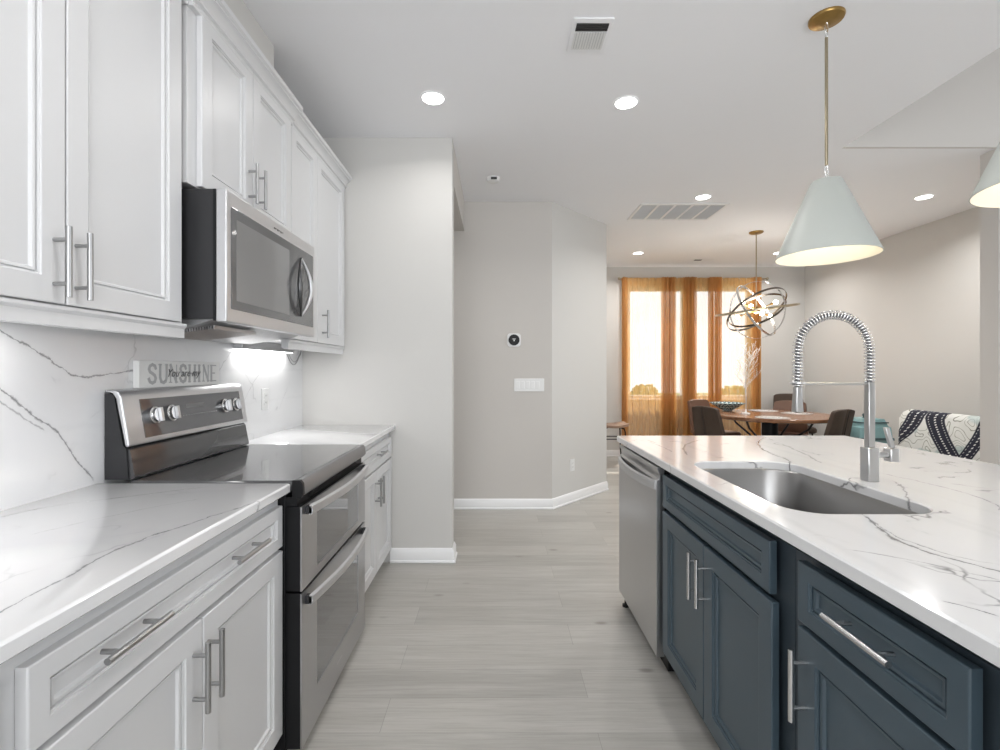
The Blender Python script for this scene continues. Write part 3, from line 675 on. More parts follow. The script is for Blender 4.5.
# small supply register
vr = thing('ceiling_vent', 'small white supply vent with a dark open end', 'vent', (.43, 2.18, CEIL-.006))
obj('frame', MB().loft([[(*p, z) for p in rrect(.340, .520, 2.075, 2.295, .006, 3)] for z in (CEIL-.007, CEIL-.0005)]), 'ceiling', vr, bevel=.002)
obj('damper_opening', MB().box(.358, .502, 2.103, 2.150, CEIL-.0095, CEIL-.0072), 'vent_dark', vr)
sl = MB()
for k in range(3): sl.box(.358, .502, 2.110+k*.014, 2.115+k*.014, CEIL-.012, CEIL-.0096)
obj('louvre', sl, 'dark_metal', vr)
obj('grid_backing', MB().box(.358, .502, 2.158, 2.270, CEIL-.0085, CEIL-.0072), 'grille_back', vr)
sl = MB()
for k in range(12): sl.box(.358+k*.0122, .358+k*.0122+.0075, 2.158, 2.270, CEIL-.013, CEIL-.0086)
obj('slats', sl, 'plastic_white', vr)
# long return grille
rgx0, rgx1, rgy0, rgy1 = 1.345, 2.165, 4.40, 4.87
rv = thing('return_air_grille', 'long white return air grille of five grey panels in the ceiling', 'vent', ((rgx0+rgx1)/2, (rgy0+rgy1)/2, CEIL-.006))
f = MB(); f.box(rgx0, rgx1, rgy0, rgy0+.025, CEIL-.010, CEIL-.0005); f.box(rgx0, rgx1, rgy1-.025, rgy1, CEIL-.010, CEIL-.0005)
for k in range(6):
    xx = rgx0+k*(rgx1-rgx0-.022)/5; f.box(xx, xx+.022, rgy0+.025, rgy1-.025, CEIL-.010, CEIL-.0005)
obj('frame', f, 'trim', rv)
for k in range(5):
    xx = rgx0+k*(rgx1-rgx0-.022)/5+.0225; s = MB(); wd_ = (rgx1-rgx0-.022)/5-.023
    s.box(xx, xx+wd_, rgy0+.0255, rgy1-.0255, CEIL-.003, CEIL-.0005)
    for j in range(26):
        y = rgy0+.03+j*.0155; s.prism([(y, CEIL-.0035), (y+.004, CEIL-.0085), (y+.006, CEIL-.0085), (y+.002, CEIL-.0035)], 'x', xx, xx+wd_)
    obj('panel', s, 'grille_back', rv)
v3 = thing('ceiling_vent', 'tiny slot vent in the far ceiling above the curtains', 'vent', (2.9, 6.66, CEIL-.006))
obj('frame', MB().box(2.76, 3.04, 6.61, 6.71, CEIL-.006, CEIL-.0005), 'trim', v3, bevel=.002); obj('slot', MB().box(2.78, 2.88, 6.63, 6.69, CEIL-.0075, CEIL-.0062), 'vent_dark', v3)
sm = thing('smoke_detector', 'small white smoke detector on the ceiling in front of the hall wall', 'smoke detector', (-.024, 3.82, CEIL-.03))
obj('housing', MB().lathe((-.024, 3.82, CEIL), [(.030, -.034), (.046, -.030), (.052, -.010), (.056, -.0005)], 28), 'plastic_white', sm)
obj('sensor_slot', MB().box(-.040, .008, 3.762, 3.775, CEIL-.030, CEIL-.012), 'vent_dark', sm, bevel=.003)

# ================================================================== ISLAND
IF = .69
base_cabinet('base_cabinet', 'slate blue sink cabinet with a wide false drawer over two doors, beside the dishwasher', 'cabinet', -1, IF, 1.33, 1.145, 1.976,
             [(1.190, 1.578, 1.556), (1.582, 1.970, 1.618)], [(1.200, 1.968, None)], 'blue_paint', zd=(.705, .846), zb=.112, frame_mat='blue_shaded', hmat='nickel_light', gap=.012)
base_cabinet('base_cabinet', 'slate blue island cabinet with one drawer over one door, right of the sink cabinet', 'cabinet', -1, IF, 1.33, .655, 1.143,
             [(.692, 1.087, 1.056)], [(.692, 1.087, .874)], 'blue_paint', zd=(.70, .844), zb=.112, frame_mat='blue_shaded', hmat='nickel_light', gap=.012)
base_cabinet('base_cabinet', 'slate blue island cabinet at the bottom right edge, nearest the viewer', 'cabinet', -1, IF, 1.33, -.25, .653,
             [(-.23, .195, .16), (.20, .600, .235)], [(-.23, .600, .185)], 'blue_paint', zd=(.70, .844), zb=.112, frame_mat='blue_shaded', hmat='nickel_light', gap=.012)
ib = thing('island_panelling', 'slate blue back and end panels enclosing the island cabinets', 'panel', (1.03, 2.6, 0)); obj('back_panel', MB().box(1.332, 1.352, -.25, 2.622, 0, .883), 'blue_paint', ib); obj('end_panel', MB().box(.72, 1.3315, 2.604, 2.622, 0, .883), 'blue_paint', ib)
# countertop with the sink cut-out
SK = rrect(.760, 1.160, 1.205, 1.895, .10, 10)
def holed_slab(outer, hole, z0, z1, ch=.004):
    mb = MB(); b = mb.b
    def off(l, e, inward):
        n = len(l); out = []
        for i in range(n):
            p0, p1, p2 = Vector(l[i-1]), Vector(l[i]), Vector(l[(i+1) % n]); d = (p2-p0).normalized(); nn = Vector((-d.y, d.x)); out.append(tuple(p1+nn*(e if inward else -e)))
        return out
    oi = off(outer, ch, True); hi_ = off(hole, ch, False)
    L = {}
    for k, l, z in (('ot', oi, z1), ('o1', outer, z1-ch), ('o0', outer, z0), ('ht', hi_, z1), ('h1', hole, z1-ch), ('h0', hole, z0)):
        L[k] = [b.verts.new((*p, z)) for p in l]
    def br(a, c):
        for i in range(len(a)): j = (i+1) % len(a); b.faces.new((a[i], a[j], c[j], c[i]))
    br(L['ot'], L['o1']); br(L['o1'], L['o0']); br(L['ht'], L['h1']); br(L['h1'], L['h0'])
    for a, h in (('ot', 'ht'), ('o0', 'h0')):
        ed = []
        for l in (L[a], L[h]):
            for i in range(len(l)):
                e = b.edges.get((l[i], l[(i+1) % len(l)])) or b.edges.new((l[i], l[(i+1) % len(l)])); ed.append(e)
        bmesh.ops.triangle_fill(b, edges=ed, use_beauty=True, normal=(0, 0, 1))
    return mb
solo('countertop', holed_slab(rrect(.668, 1.935, -.3, 2.634, .012, 4), SK, .884, .914), 'quartz_island', 'large white quartz island countertop with bold grey veins and a sink cut-out', 'countertop')
sk = thing('sink', 'stainless undermount sink set in the island countertop', 'sink', (.96, 1.55, .66))
def grow(l, e):
    cx, cy = .9625, 1.5525; return [(p[0]+math.copysign(min(abs(e), 9), (p[0]-cx)*e), p[1]+math.copysign(abs(e), (p[1]-cy)*e)) for p in l]
bw_ = MB(); z = .8835
rings = [[(*p, z) for p in grow(SK, .022)], [(*p, z) for p in grow(SK, -.003)]]
rings += [[(*p, z-.006) for p in grow(SK, -.006)], [(*p, .735) for p in grow(SK, -.014)], [(*p, .705) for p in grow(SK, -.024)], [(*p, .690) for p in grow(SK, -.05)], [(*p, .684) for p in grow(SK, -.12)]]
bw_.loft(rings, False, True); o = obj('basin', bw_, 'sink', sk, smooth=60)
s = o.modifiers.new('thick', 'SOLIDIFY'); s.thickness = .002; s.offset = 1
obj('drain', MB().lathe((.9625, 1.60, .684), [(.042, .0005), (.045, .003), (.030, .0035), (.026, .001)], 24), 'steel_light', sk)

# dishwasher
dw = thing('dishwasher', 'stainless dishwasher at the far end of the island', 'dishwasher', (1.0, 2.29, 0))
DY0, DY1, DX = 1.994, 2.598, .673
obj('tub', MB().box(DX+.035, 1.30, DY0-.004, DY1, .10, .868), 'black', dw)
obj('toe_kick', MB().box(DX+.05, DX+.08, DY0, DY1, .012, .0995), 'black', dw)
fo = MB(); fo.lathe((DX+.03, DY1-.03, 0), [(.02, 0), (.02, .010), (.008, .012), (.008, .10)], 12); fo.lathe((DX+.10, DY0+.03, 0), [(.02, 0), (.02, .010), (.008, .012), (.008, .10)], 12); obj('levelling_foot', fo, 'black', dw)
# door: one curved pull pocket swept into the face
prof = [(.072, DX+.034), (.072, DX+.004), (.076, DX), (.795, DX), (.812, DX+.002), (.820, DX+.012), (.836, DX+.014), (.862, DX+.002), (.870, DX+.004), (.870, DX+.034)]
obj('door', MB().prism([(x, z) for z, x in prof], 'y', DY0, DY1), 'steel_dw', dw, bevel=.0015)
h = MB(); rings = []
for k in range(25):
    u = k/24; y = DY0+.012+(DY1-DY0-.024)*u; e = math.sin(PI*u)**.6 if 0 < u < 1 else 0; x = DX-.002-.034*e; dz = -.006*e
    rings.append([(DX+.001 if e < .05 else x+.012, y, .772+dz), (x, y, .776+dz), (x-.002, y, .793+dz), (x, y, .811+dz), (DX+.002 if e < .05 else x+.012, y, .815+dz)])
h.loft(rings); obj('handle', h, 'steel_light', dw, smooth=50)
lg = MB()
for k in range(5): lg.box(DX-.0005, DX, 2.03+k*.009, 2.036+k*.009, .150, .160)
obj('logo', lg, 'steel_light', dw)

# faucet
FX, FY, FZ = 1.227, 1.56, .9145
fc = thing('faucet', 'tall stainless pull-down faucet with a coiled spring arch over the sink', 'faucet', (FX, FY, FZ))
def sq(x, y, h_, z0, z1): return MB().box(x-h_, x+h_, y-h_, y+h_, z0, z1)
obj('base_block', sq(FX, FY, .0185, FZ, 1.025), 'faucet', fc, bevel=.003)
pl = MB(); pl.box(FX-.0108, FX+.0108, FY-.0108, FY+.0108, 1.0252, 1.238); obj('riser', pl, 'faucet', fc, bevel=.002)
R, ax, az = .1185, FX-.1185, 1.341
arch = [(FX, FY, 1.238+(az-1.238)*k/10) for k in range(10)]+[(ax+R*math.cos(PI*k/40), FY, az+R*math.sin(PI*k/40)) for k in range(41)]+[(FX-2*R, FY, az-(az-1.225)*k/10) for k in range(1, 11)]
obj('hose', MB().tube(arch, .0072, 12), 'hose', fc)
def spring(path, r, wire, turns, per=14):
    P = [Vector(p) for p in path]; L = [0]
    for a, b in zip(P, P[1:]): L.append(L[-1]+(b-a).length)
    out = []; N = turns*per; j = 0
    for i in range(N+1):
        s = L[-1]*i/N
        while j < len(L)-2 and L[j+1] < s: j += 1
        u = (s-L[j])/(L[j+1]-L[j]); c = P[j].lerp(P[j+1], u); tg = (P[min(j+1, len(P)-1)]-P[max(j, 0)]).normalized()
        v = Vector((0, 1, 0)); n = tg.cross(v); a = 2*PI*i/per; out.append(c+n*r*math.cos(a)+v*r*math.sin(a))
    return MB().tube(out, wire, 6)
obj('spring', spring(arch, .0138, .0023, 56), 'nickel_light', fc, smooth=60)
hx = FX-2*R
hd_ = MB(); hd_.loft([[(hx+a*r, FY+b*r, z) for a, b in ((-1, -1), (1, -1), (1, 1), (-1, 1))] for r, z in ((.0100, 1.225), (.0102, 1.215), (.0135, 1.143), (.0125, 1.138))]); obj('spray_head', hd_, 'faucet', fc, bevel=.004)
br_ = MB(); br_.tube([(FX-.0112, FY, 1.233), (hx+.021, FY, 1.234)], .005, 10); obj('support_arm', br_, 'faucet', fc)
obj('holder_ring', MB().tube([(hx+.018*math.cos(2*PI*k/24), FY+.018*math.sin(2*PI*k/24), 1.236) for k in range(24)], .0045, 8, cyc=True), 'faucet', fc)
hb = MB(); hb.tube([(FX+.0188, FY, 1.0), (FX+.0558, FY, 1.0)], .010, 16); obj('valve_stem', hb, 'faucet', fc)
lv = MB(); lv.box(FX+.056, FX+.086, FY-.016, FY+.016, .978, 1.022); obj('handle_block', lv, 'faucet', fc, bevel=.004)
lv = MB(); lv.loft([[(FX+.070+dx+a, FY+b, z) for a, b in ((-.007, -.006), (.007, -.006), (.007, .006), (-.007, .006))] for dx, z in ((.004, 1.0225), (-.008, 1.060), (-.016, 1.090))]); obj('lever', lv, 'faucet', fc, bevel=.002)

# ================================================================== PENDANTS
def pendant(x, y, label, zr=1.775, zt=2.105, R0=.196, R1=.060):
    t = thing('pendant_lamp', label, 'pendant lamp', (x, y, zr), 0, 'cone pendants over the island')
    obj('canopy', MB().lathe((x, y, CEIL), [(.015, -.022), (.038, -.020), (.050, -.015), (.066, -.012), (.069, -.005), (.069, -.0005)], 40), 'brass', t)
    ch = MB()
    def link(zc, s, L=.022):
        ch.tube([(x+(s*.007*math.cos(a*PI/8)), y+((1-s)*.007*math.cos(a*PI/8)), zc+L*math.sin(a*PI/8)) for a in range(16)], .0022, 6, cyc=True)
    link(CEIL-.043, 1); link(CEIL-.075, 0, .016)
    for k in range(2): link(zt+.022+k*.028, k % 2, .018)
    obj('chain', ch, 'nickel_light', t)
    obj('rod', MB().cyl((x, y, CEIL-.088), (x, y, zt+.068), .0065, 12), 'rod_brass', t)
    n = 64; so = MB(); so.lathe((x, y, 0), [(.010, zt+.006), (.012, zt+.002), (R1-.004, zt), (R1, zt-.004), (R0, zr), (R0-.003, zr-.001)], n, True, False); sh_ = obj('lamp_shade', so, 'shade_out', t, smooth=50)
    si = MB(); si.lathe((x, y, 0), [(R0-.003, zr-.001), (R0-.005, zr+.002), (R1-.004, zt-.008), (.012, zt-.006)], n, False, True); obj('shade_lining', si, 'shade_in', sh_, label='white lining of the shade', smooth=50)
    obj('socket', MB().lathe((x, y, 0), [(.016, zt-.05), (.018, zt-.01)], 16), 'brass', t)
    obj('bulb', MB().ball((x, y, zt-.10), .033, 16, (1, 1, 1.3)), 'bulb', t)
    lamp('bulb_light', 'POINT', (x, y, zt-.19), 1.2, t, (1, .92, .78), .04).data.specular_factor = .25
    return t
pendant(1.447, 2.08, 'pale conical pendant hanging over the island beyond the faucet, whole in view')
pendant(1.528, 1.258, 'pale conical pendant cut off by the right edge of the photo')

# ================================================================== CHANDELIER
hx_, hy_, hz_ = 2.915, 5.32, 1.945
cl = thing('chandelier', 'orb chandelier of crossing metal rings with small bulbs over the dining table', 'chandelier', (hx_, hy_, 1.62))
obj('canopy', MB().lathe((hx_, hy_, CEIL), [(.02, -.02), (.060, -.018), (.072, -.010), (.074, -.0005)], 32), 'brass', cl)
obj('rod', MB().cyl((hx_, hy_, CEIL-.018), (hx_, hy_, hz_+.03), .0065, 10), 'rod_brass', cl)
obj('hub', MB().ball((hx_, hy_, hz_), .042, 16), 'brass', cl)
def ring(r, tilt, spin, nm='ring', w_=.012, th_=.003, mt_='nickel_light', sx=1, nrm=None):
    Mx = nrm.to_track_quat('Z', 'Y').to_matrix() if nrm else Matrix.Rotation(spin, 3, 'Z') @ Matrix.Rotation(tilt, 3, 'X'); mb = MB(); n = 56; rr = []
    for k in range(n):
        a = 2*PI*k/n; rad = Vector((math.cos(a)*sx, math.sin(a), 0)); rr.append([Vector((hx_, hy_, hz_))+Mx @ (rad*(r+dr)+Vector((0, 0, dz))) for dr, dz in ((0, -w_), (th_, -w_), (th_, w_), (0, w_))])
    rr.append(rr[0]); mb.loft(rr, False, False); return obj(nm, mb, mt_, cl)
mt2 = 'dark_ring'; M[mt2] = plain('dark_bronze_ring', (.16, .14, .12), .25, 1.0)
ring(.415, 0, 0, mt_='rod_brass', w_=.010, nrm=Vector((2.915, 5.32, .58)).cross(Vector((1, 0, .135))))
ring(.325, math.radians(62), math.radians(40)); ring(.315, math.radians(85), math.radians(120)); ring(.30, math.radians(40), math.radians(-60), mt_=mt2); ring(.335, math.radians(-38), math.radians(25), mt_=mt2)
for k in range(6):
    a = 2*PI*k/6+.3; el = .35 if k % 2 else -.30; d = Vector((math.cos(a)*math.cos(el), math.sin(a)*math.cos(el), math.sin(el))); c = Vector((hx_, hy_, hz_))
    ar = obj('arm', MB().cyl(c+d*.04, c+d*.15, .006, 8), 'brass', cl); obj('socket', MB().cyl(c+d*.15, c+d*.18, .012, 10), 'brass', ar)
    obj('bulb', MB().ball(c+d*.205, .024, 12), 'bulb', cl)
lamp('bulb_light', 'POINT', (hx_, hy_, hz_-.10), 18, cl, (1, .96, .90), .12)

# ================================================================== DINING SIDE
# curtain rod and panels
cr = thing('curtain_rod', 'thin bronze curtain rod above the dining window', 'curtain rod', (2.87, 6.90, 2.58))
obj('rod', MB().cyl((1.80, 6.90, 2.60), (3.93, 6.90, 2.60), .011, 12), 'rod_brass', cr)
for x in (1.79, 3.94): obj('finial', MB().ball((x, 6.90, 2.60), .022, 12), 'rod_brass', cr)
for x in (1.84, 2.85, 3.90): obj('bracket', MB().box(x-.008, x+.008, 6.912, 6.998, 2.585, 2.612), 'rod_brass', cr)
def curtain(x0, x1, label, dense_l, dense_r, ph, seed, yoff=0):
    """widths of the tightly gathered edges are dense_l / dense_r; the middle hangs almost flat"""
    rnd = random.Random(seed); t = thing('curtain', label, 'curtain', ((x0+x1)/2, 6.88, .02), 0, 'amber sheer curtains')
    cols = []; x = x0
    N = int((x1-x0)/.0035); 
    for i in range(N+1):
        u = x0+(x1-x0)*i/N; dl = (u-x0)/max(dense_l, 1e-4); dr = (x1-u)/max(dense_r, 1e-4); k = max(1-min(dl, 1)**3, 1-min(dr, 1)**3)
        f = .045*k*math.sin(u*2*PI/.030+ph)+.014*(1-k)*math.sin(u*2*PI/.11+ph*2)+.006*math.sin(u*2*PI/.047+ph)
        cols.append((u, f, k))
    rows = [0, .05, .12, .3, .6, .9, 1.0]; mb = MB(); z0, z1 = .03, 2.612
    R_ = []
    for r in rows:
        z = z1-(z1-z0)*r; amp = .55+.6*min(1, r*3); sway = .004*math.sin(r*5+seed)
        R_.append([(u+sway*(k)+.004*math.sin(r*7+u*30), 6.90-.030*(min(1, r*12))+yoff+f*amp*(.35 if r < .03 else 1), z) for u, f, k in cols])
    mb.loft(R_, False, False, closed=False); obj('fabric', mb, 'curtain', t, smooth=80)
    for a_, b_2 in ((x0, x0+dense_l), (x1-dense_r, x1)):
        for q_ in (1, 2):
            cc = [c_ for c_ in cols if a_ <= c_[0] <= b_2]
            ly = MB(); ly.loft([[(u+.002*q_, 6.87+yoff-.010*q_-f*.8+.012*math.sin(u*90+q_+r*2), z1-(z1-z0)*r) for u, f, k in cc] for r in rows], False, False, closed=False); obj('gathered_fold', ly, 'curtain', t, smooth=80)
    hb = MB(); hb.loft([[(u, 6.886+yoff+f*.3, z) for u, f, k in cols] for z in (2.612, 2.49)], False, False, closed=False); obj('header_tape', hb, 'curtain', t, smooth=80)
    return t
X = lambda px: (px-VX)*6.88/F
curtain(X(622), X(667.5), 'leftmost amber sheer curtain panel, wide and mostly light', .07, .10, .2, 1)
curtain(X(668.3), X(689), 'narrow second amber sheer curtain panel from the left', .10, .10, 1.3, 2)
curtain(X(689.8), X(713.5), 'third amber sheer curtain panel from the left', .09, .09, 2.1, 3)
curtain(X(714.3), X(759), 'rightmost amber sheer curtain panel, behind the twig ornament', .10, .12, .7, 4)

# dining table
TX, TY, TZ, TR = 3.21, 5.57, .76, .68
tb = thing('dining_table', 'round walnut dining table on a black metal pedestal', 'table', (TX, TY, 0))
obj('table_top', MB().lathe((TX, TY, 0), [(TR-.03, TZ-.045), (TR-.004, TZ-.035), (TR, TZ-.006), (TR-.005, TZ)], 72), 'table_wood', tb)
for k in range(4):
    a = PI/4*(2*k)+.55; q = lambda r, z: (TX+r*math.cos(a), TY+r*math.sin(a), z)
    obj('leg', MB().tube([q(.47, .705), q(.42, .62), q(.25, .50), q(.12, .38), q(.12, .26), q(.26, .14), q(.46, .03), q(.50, .0115)], .0115, 10), 'dark_metal', tb)
obj('column', MB().lathe((TX, TY, 0), [(.085, .20), (.085, .66), (.20, .70), (.20, .7145)], 24), 'black', tb)
obj('base_ring', MB().tube([(TX+.12*math.cos(2*PI*k/32), TY+.12*math.sin(2*PI*k/32), .32) for k in range(32)], .01, 8, cyc=True), 'black', tb)
def placemat(x, y, label):
    t = thing('placemat', label, 'placemat', (x, y, TZ+.0005), 0, 'round pale placemats')
    mb = MB(); mb.lathe((x, y, TZ), [(.165, .0005), (.17, .002), (.165, .004)], 40); obj('mat', mb, plain('pale_woven_mat', (.34, .32, .30), .8, var=.3, vs_=60), t)
    rg_ = MB()
    for rr in (.05, .09, .13): rg_.tube([(x+rr*math.cos(2*PI*k/36), y+rr*math.sin(2*PI*k/36), TZ+.0045) for k in range(36)], .0022, 4, cyc=True)
    obj('woven_ring', rg_, 'wood_sign', t)
placemat(3.56, 5.62, 'round pale placemat on the right of the dining table'); placemat(3.36, 5.98, 'round pale placemat at the far side of the dining table')
placemat(2.98, 5.12, 'round pale placemat at the near left of the dining table')
bo = thing('decorative_bowl', 'teal patterned bowl on the left of the dining table', 'bowl', (2.92, 6.00, TZ))
def bowl_mat():
    m, t, b = new_mat('teal_zigzag_glaze'); setp(b, rough=.25)
    p = t.nodes.new('ShaderNodeTexCoord').outputs['Object']; s = t.nodes.new('ShaderNodeSeparateXYZ'); lk(t, p, s.inputs[0])
    a = mth(t, 'ARCTAN2', s.outputs[1], s.outputs[0]); z = mth(t, 'PINGPONG', mth(t, 'MULTIPLY', a, 3.5), .5); st = mth(t, 'SINE', mth(t, 'ADD', mth(t, 'MULTIPLY', s.outputs[2], 190.0), mth(t, 'MULTIPLY', z, 8.0)))
    c = mixc(t, mth(t, 'GREATER_THAN', st, .25), (.20, .40, .42), (.03, .05, .06)); c = mixc(t, mth(t, 'LESS_THAN', st, -.75), c, (.75, .8, .78)); lk(t, c, b.inputs['Base Color']); return m
obj('bowl_body', MB().lathe((2.92, 6.00, TZ), [(.055, .0005), (.06, .012), (.10, .030), (.17, .075), (.205, .098), (.207, .102), (.196, .098), (.16, .078), (.09, .038), (.02, .03)], 48), bowl_mat(), bo, smooth=60)
# twig ornament
tw = thing('twig_ornament', 'pale bare twig tree standing on the dining table in front of the curtains', 'ornament', (2.92, 5.55, TZ))
obj('stand', MB().lathe((2.92, 5.55, TZ), [(.045, .0005), (.045, .012), (.012, .02), (.006, .06)], 20), 'plastic_white', tw)
rnd = random.Random(5); bm_ = MB(); buds = MB(); tips = []
def branch(p, d, L, r, lev):
    pts = [Vector(p)]; d = Vector(d).normalized(); nseg = 4
    for k in range(nseg): d = (d+Vector((rnd.gauss(0, .10), rnd.gauss(0, .10), .06))).normalized(); pts.append(pts[-1]+d*L/nseg)
    bm_.tube(pts, lambda u: r*(1-.6*u), 5)
    if lev == 0: tips.extend(pts[1:]); return
    for k in range(13 if lev == 2 else 6):
        u = .16+.80*k/(13 if lev == 2 else 6); i = min(int(u*nseg), nseg-1); q = pts[i].lerp(pts[i+1], u*nseg-i); a = k*2.4+rnd.random(); e = Vector((math.cos(a), math.sin(a), .55+.5*u))
        branch(q, d*.3+e, L*(.40 if lev == 2 else .5)*(1.15-.5*u), r*.55, lev-1)
bm_.tube([(2.92, 5.55, TZ+.05), (2.922, 5.55, TZ+.18)], .005, 6); branch((2.922, 5.55, TZ+.17), (0, 0, 1), .60, .006, 2)
obj('branches', bm_, 'twig', tw)
for q in tips: buds.ball(q, .0042, 5)
obj('buds', buds, 'plastic_white', tw)['kind'] = 'stuff'

# dining chairs (proto faces +X)
def chair_proto(mat, label):
    t = thing('dining_chair', label, 'chair', (0, 0, 0))
    s = MB(); s.loft([[(*p, z) for p in rrect(-.215+e, .235-e, -.225+e, .225-e, .07, 6)] for e, z in ((.02, .405), (0, .42), (0, .455), (.012, .475), (.05, .482))]); obj('seat', s, mat, t, smooth=60)
    rings = []; NZ = 12
    prof = [(-1, 0), (-.97, .03), (-.6, .045), (0, .05), (.6, .045), (.97, .03), (1, 0), (.97, -.012), (.6, .002), (.04, .008), (0, .013), (-.04, .008), (-.6, .002), (-.97, -.012)]
    for u in (0, .1, .2, .3, .4, .5, .6, .7, .8, .88, .94, .965, .985, 1):
        z = .44+.435*u; wd_ = (.222-.045*u)*(1 if u < .94 else math.cos((u-.94)/.06*.52)); xb = -.235-.085*u; cv_ = .055*(1-.3*u); th2 = 1 if u < .99 else .5
        rings.append([(xb+cv_*abs(a)**2.2+(b-.02)*th2, a*wd_, z-(.012*abs(a)**3 if u > .8 else 0)) for a, b in prof])
    bk = MB(); bk.loft(rings); b_ = obj('backrest', bk, mat, t, smooth=50)
    seam = MB(); seam.tube([(-.235-.085*u-.030-.000, 0, .44+.42*u) for u in (0, .25, .5, .75, 1)], .003, 5); obj('seam', seam, 'black', b_)
    for sx, sy in ((1, 1), (1, -1), (-1, 1), (-1, -1)):
        obj('leg', MB().tube([(sx*.17, sy*.17, .4045), (sx*.20, sy*.20, .2), (sx*.225, sy*.215, .001)], .0105, 8), 'black', t)
    return t
def face(bx_, by_, ang):  # backrest position -> chair origin
    a = math.radians(ang); return (bx_+.27*math.cos(a), by_+.27*math.sin(a), 0), a
p, a = face(2.335, 5.27, 22); c1 = chair_proto('leather', 'dark brown leather dining chair at the left of the round table, back towards the kitchen'); c1.location = p; c1.rotation_euler = (0, 0, a)
c1['group'] = 'leather dining chairs'
p, a = face(3.53, 4.86, 116); dup(c1, p, a, 'dark brown leather dining chair at the right end of the round table, leaning back')
c3 = chair_proto('leather_warm', 'reddish brown leather dining chair partly hidden behind the left dark chair'); c3['group'] = 'leather dining chairs'
p, a = face(2.76, 6.45, -66); c3.location = p; c3.rotation_euler = (0, 0, a)
p, a = face(3.80, 6.15, -131); dup(c3, p, a, 'brown leather dining chair across the round table, behind the spray head')
p, a = face(4.16, 6.76, -108); c5 = dup(c1, p, a, 'dark chair in the far corner behind the table, only its back showing'); c5.scale = (1, 1, 1.07)

# stool by the back wall
st = thing('stool', 'small stool with a dished wooden seat and black legs by the back wall', 'stool', (1.56, 6.40, 0))
rr = []
for k in range(13):
    u = -1+2*k/12; hw = .185*(1-.25*abs(u)**3); zz = .535+.028*u*u; rr.append([(1.56+.195*u, 6.40-hw, zz-.026), (1.56+.195*u, 6.40+hw, zz-.026), (1.56+.195*u, 6.40+hw, zz+.006), (1.56+.195*u, 6.40, zz-.004), (1.56+.195*u, 6.40-hw, zz+.006)])
obj('seat', MB().loft(rr), 'stool_wood', st, smooth=50)
for sx, sy in ((1, 1), (1, -1), (-1, 1), (-1, -1)):
    obj('leg', MB().tube([(1.56+sx*.08, 6.40+sy*.10, .510), (1.56+sx*.135, 6.40+sy*.125, .495), (1.56+sx*.145, 6.40+sy*.135, .45), (1.56+sx*.155, 6.40+sy*.15, .20), (1.56+sx*.175, 6.40+sy*.16, .0095)], .0095, 8), 'black', st)
obj('stretcher', MB().tube([(1.56+x_, 6.40+y_, .36) for x_, y_ in ((-.15, -.14), (.15, -.14), (.15, .14), (-.15, .14))], .007, 6, cyc=True), 'black', st)

# teal chest
te = thing('chest', 'teal painted chest with a stepped lid and small finial, right of the dining table', 'chest', (4.08, 5.25, 0))
def frust(x, y, w0, d0, w1, d1, z0, z1): return [[(x+a*w0, y+b*d0, z0) for a, b in ((-1, -1), (1, -1), (1, 1), (-1, 1))], [(x+a*w1, y+b*d1, z1) for a, b in ((-1, -1), (1, -1), (1, 1), (-1, 1))]]
obj('body', MB().loft(frust(4.08, 5.25, .225, .20, .165, .15, .001, .66)), 'teal', te, bevel=.006)
obj('waist_band', MB().loft(frust(4.08, 5.25, .186, .172, .182, .168, .52, .545)), 'teal_dark', te)
obj('lid', MB().loft(frust(4.08, 5.25, .150, .14, .12, .115, .6605, .745)), 'teal', te, bevel=.004)
obj('lid_rim', MB().loft(frust(4.08, 5.25, .148, .14, .148, .14, .700, .712)), 'teal_dark', te)
obj('finial', MB().lathe((4.04, 5.22, .7455), [(.02, 0), (.008, .012), (.012, .028), (.016, .040), (.004, .055)], 12), 'teal_dark', te)

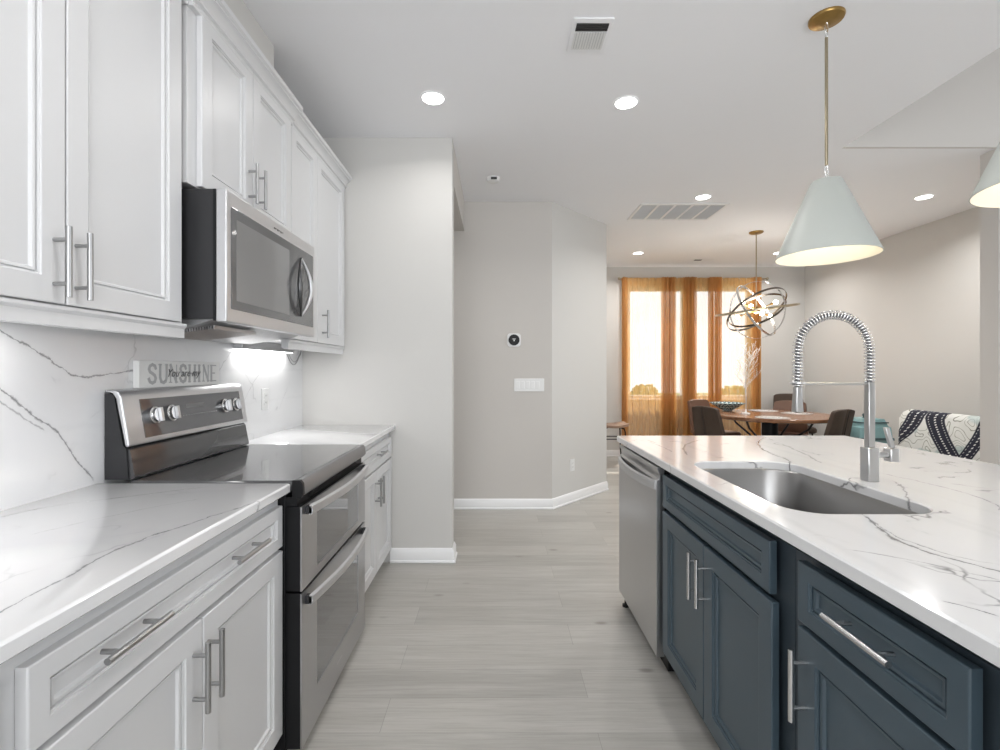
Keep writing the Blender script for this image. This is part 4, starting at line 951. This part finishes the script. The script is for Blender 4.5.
# patterned armchair by the wall
def pattern():
    m, t, b = new_mat('navy_and_cream_scroll_fabric'); setp(b, rough=.85)
    p = geo_pos(t); s = t.nodes.new('ShaderNodeSeparateXYZ'); lk(t, p, s.inputs[0]); Y_, Z_ = s.outputs[1], s.outputs[2]
    col = mixc(t, noise(t, p, 12, 3), (.66, .67, .64), (.78, .78, .75))
    # scroll embroidery: contour lines of a soft noise
    n = noise(t, scaled(t, p, (0.2, 1, 1)), 6.5, 1, .4); fr = mth(t, 'PINGPONG', mth(t, 'MULTIPLY', n, 9.0), .5)
    col = mixc(t, mapr(t, fr, .0, .12, .9, 0, True), col, (.13, .13, .08))
    col = mixc(t, mapr(t, noise(t, p, 5, 1), .56, .60, 0, .6), col, (.36, .46, .46))
    dots = t.nodes.new('ShaderNodeTexVoronoi'); dots.inputs['Scale'].default_value = 34; dots.inputs['Randomness'].default_value = 0.1; lk(t, scaled(t, p, (0, 1, 1)), dots.inputs['Vector'])
    navy = None
    for pts, wd in PB:
        pts = sorted(pts); u0, u1 = pts[0][0], pts[-1][0]; v0 = min(q[1] for q in pts)-.02; v1 = max(q[1] for q in pts)+.02
        fcv = t.nodes.new('ShaderNodeFloatCurve'); cv = fcv.mapping.curves[0]; nrm = [((q[0]-u0)/(u1-u0), (q[1]-v0)/(v1-v0)) for q in pts]
        cv.points[0].location = nrm[0]; cv.points[1].location = nrm[-1]
        for q in nrm[1:-1]: cv.points.new(*q)
        fcv.mapping.update(); lk(t, mapr(t, Z_, u0, u1, 0, 1), fcv.inputs['Value'])
        vv = mth(t, 'MULTIPLY_ADD', fcv.outputs[0], v1-v0); vv.node.inputs[2].default_value = v0
        d = mth(t, 'ABSOLUTE', mth(t, 'SUBTRACT', Y_, vv)); k = mapr(t, d, wd*.93, wd, 1, 0); navy = k if navy is None else mth(t, 'MAXIMUM', navy, k)
        line = mapr(t, d, wd*.08, wd*.12, 1, 0); line2 = mapr(t, mth(t, 'ABSOLUTE', mth(t, 'SUBTRACT', d, wd*.66)), wd*.04, wd*.07, 1, 0)
        ll = mth(t, 'MAXIMUM', line, mth(t, 'MULTIPLY', line2, .6)); dd = ll if navy is k else mth(t, 'MAXIMUM', dd, ll)
    col = mixc(t, navy, col, (.012, .014, .03))
    dash = mth(t, 'GREATER_THAN', mth(t, 'SINE', mth(t, 'MULTIPLY', mth(t, 'ADD', Z_, mth(t, 'MULTIPLY', Y_, .35)), 280.0)), .15)
    col = mixc(t, mth(t, 'MULTIPLY', mth(t, 'MULTIPLY', navy, dd), dash), col, (.74, .74, .72))
    lk(t, col, b.inputs['Base Color']); bump(t, b, noise(t, p, 260, 2), .2, .001); return m
# position on the chair-back plane x ~ 3.86: pixel -> (z, y)
def onb(px, py, x=3.84): Y = F*x/(px-VX); return (H+(VY-py)*Y/F, Y)
PB = [([onb(916, 405), onb(912, 418), onb(903, 430), onb(890, 440), onb(880, 447)], .10),
      ([onb(938, 407), onb(934, 418), onb(938, 432), onb(948, 450), onb(962, 470)], .105),
      ([onb(990, 424), onb(984, 436), onb(974, 450), onb(962, 464)], .065)]
ac = thing('armchair', 'armchair in navy and cream scroll-patterned fabric beside the right wall', 'armchair', (4.1, 4.10, 0))
pm = pattern()
# curved back shell seen from the kitchen; seat and arms towards the wall
N = 26; out = []; 
def backcurve(u):  # u 0..1 from the far (left) end to the near end
    if u < .22: a = (1-u/.22)*PI/2; return (3.875+.20*(1-math.cos(a)), 4.52+.16*math.sin(a))
    if u > .86: a = (u-.86)/.14*PI/2; return (3.80+.14*(1-math.cos(a)), 3.55-.08*math.sin(a))
    v = (u-.22)/.64; return (3.875-.075*v, 4.52-.97*v)
cols = []
for k in range(N+1):
    x, y = backcurve(k/N); x2, y2 = backcurve(min(1, k/N+.01)); x1, y1 = backcurve(max(0, k/N-.01)); d = Vector((x2-x1, y2-y1)).normalized(); n_ = Vector((-d.y, d.x)); 
    if n_.x < 0: n_ = -n_
    u = k/N; top = .905-(.05 if u < .22 else 0)*(1-u/.22 if u < .22 else 0)*3
    if u > .86: top -= (u-.86)/.14*.15
    cols.append([(x+.02, y, .12), (x-.008, y, .5), (x, y, top-.05), (x+n_.x*.02, y+n_.y*.02, top-.012), (x+n_.x*.055, y+n_.y*.055, top), (x+n_.x*.095, y+n_.y*.095, top-.02), (x+n_.x*.11, y+n_.y*.11, top-.07), (x+n_.x*.10, y+n_.y*.10, .30), (x+n_.x*.08, y+n_.y*.08, .12)])
obj('backrest', MB().loft(cols), pm, ac, smooth=60)
obj('seat_base', MB().loft([[(*q, z) for q in rrect(3.98, 4.50, 3.55, 4.50, .06, 5)] for z in (.12, .30)]), pm, ac, bevel=.01)
obj('seat_cushion', MB().loft([[(*q, z) for q in rrect(3.99+e, 4.49-e, 3.57+e, 4.48-e, .06, 5)] for e, z in ((.02, .301), (0, .32), (0, .42), (.02, .44), (.06, .448))]), pm, ac, smooth=60)
for x in (3.95, 4.45):
    for y in (3.66, 4.44): obj('leg', MB().lathe((x, y, 0), [(.014, .0), (.022, .1195)], 12), 'black', ac)
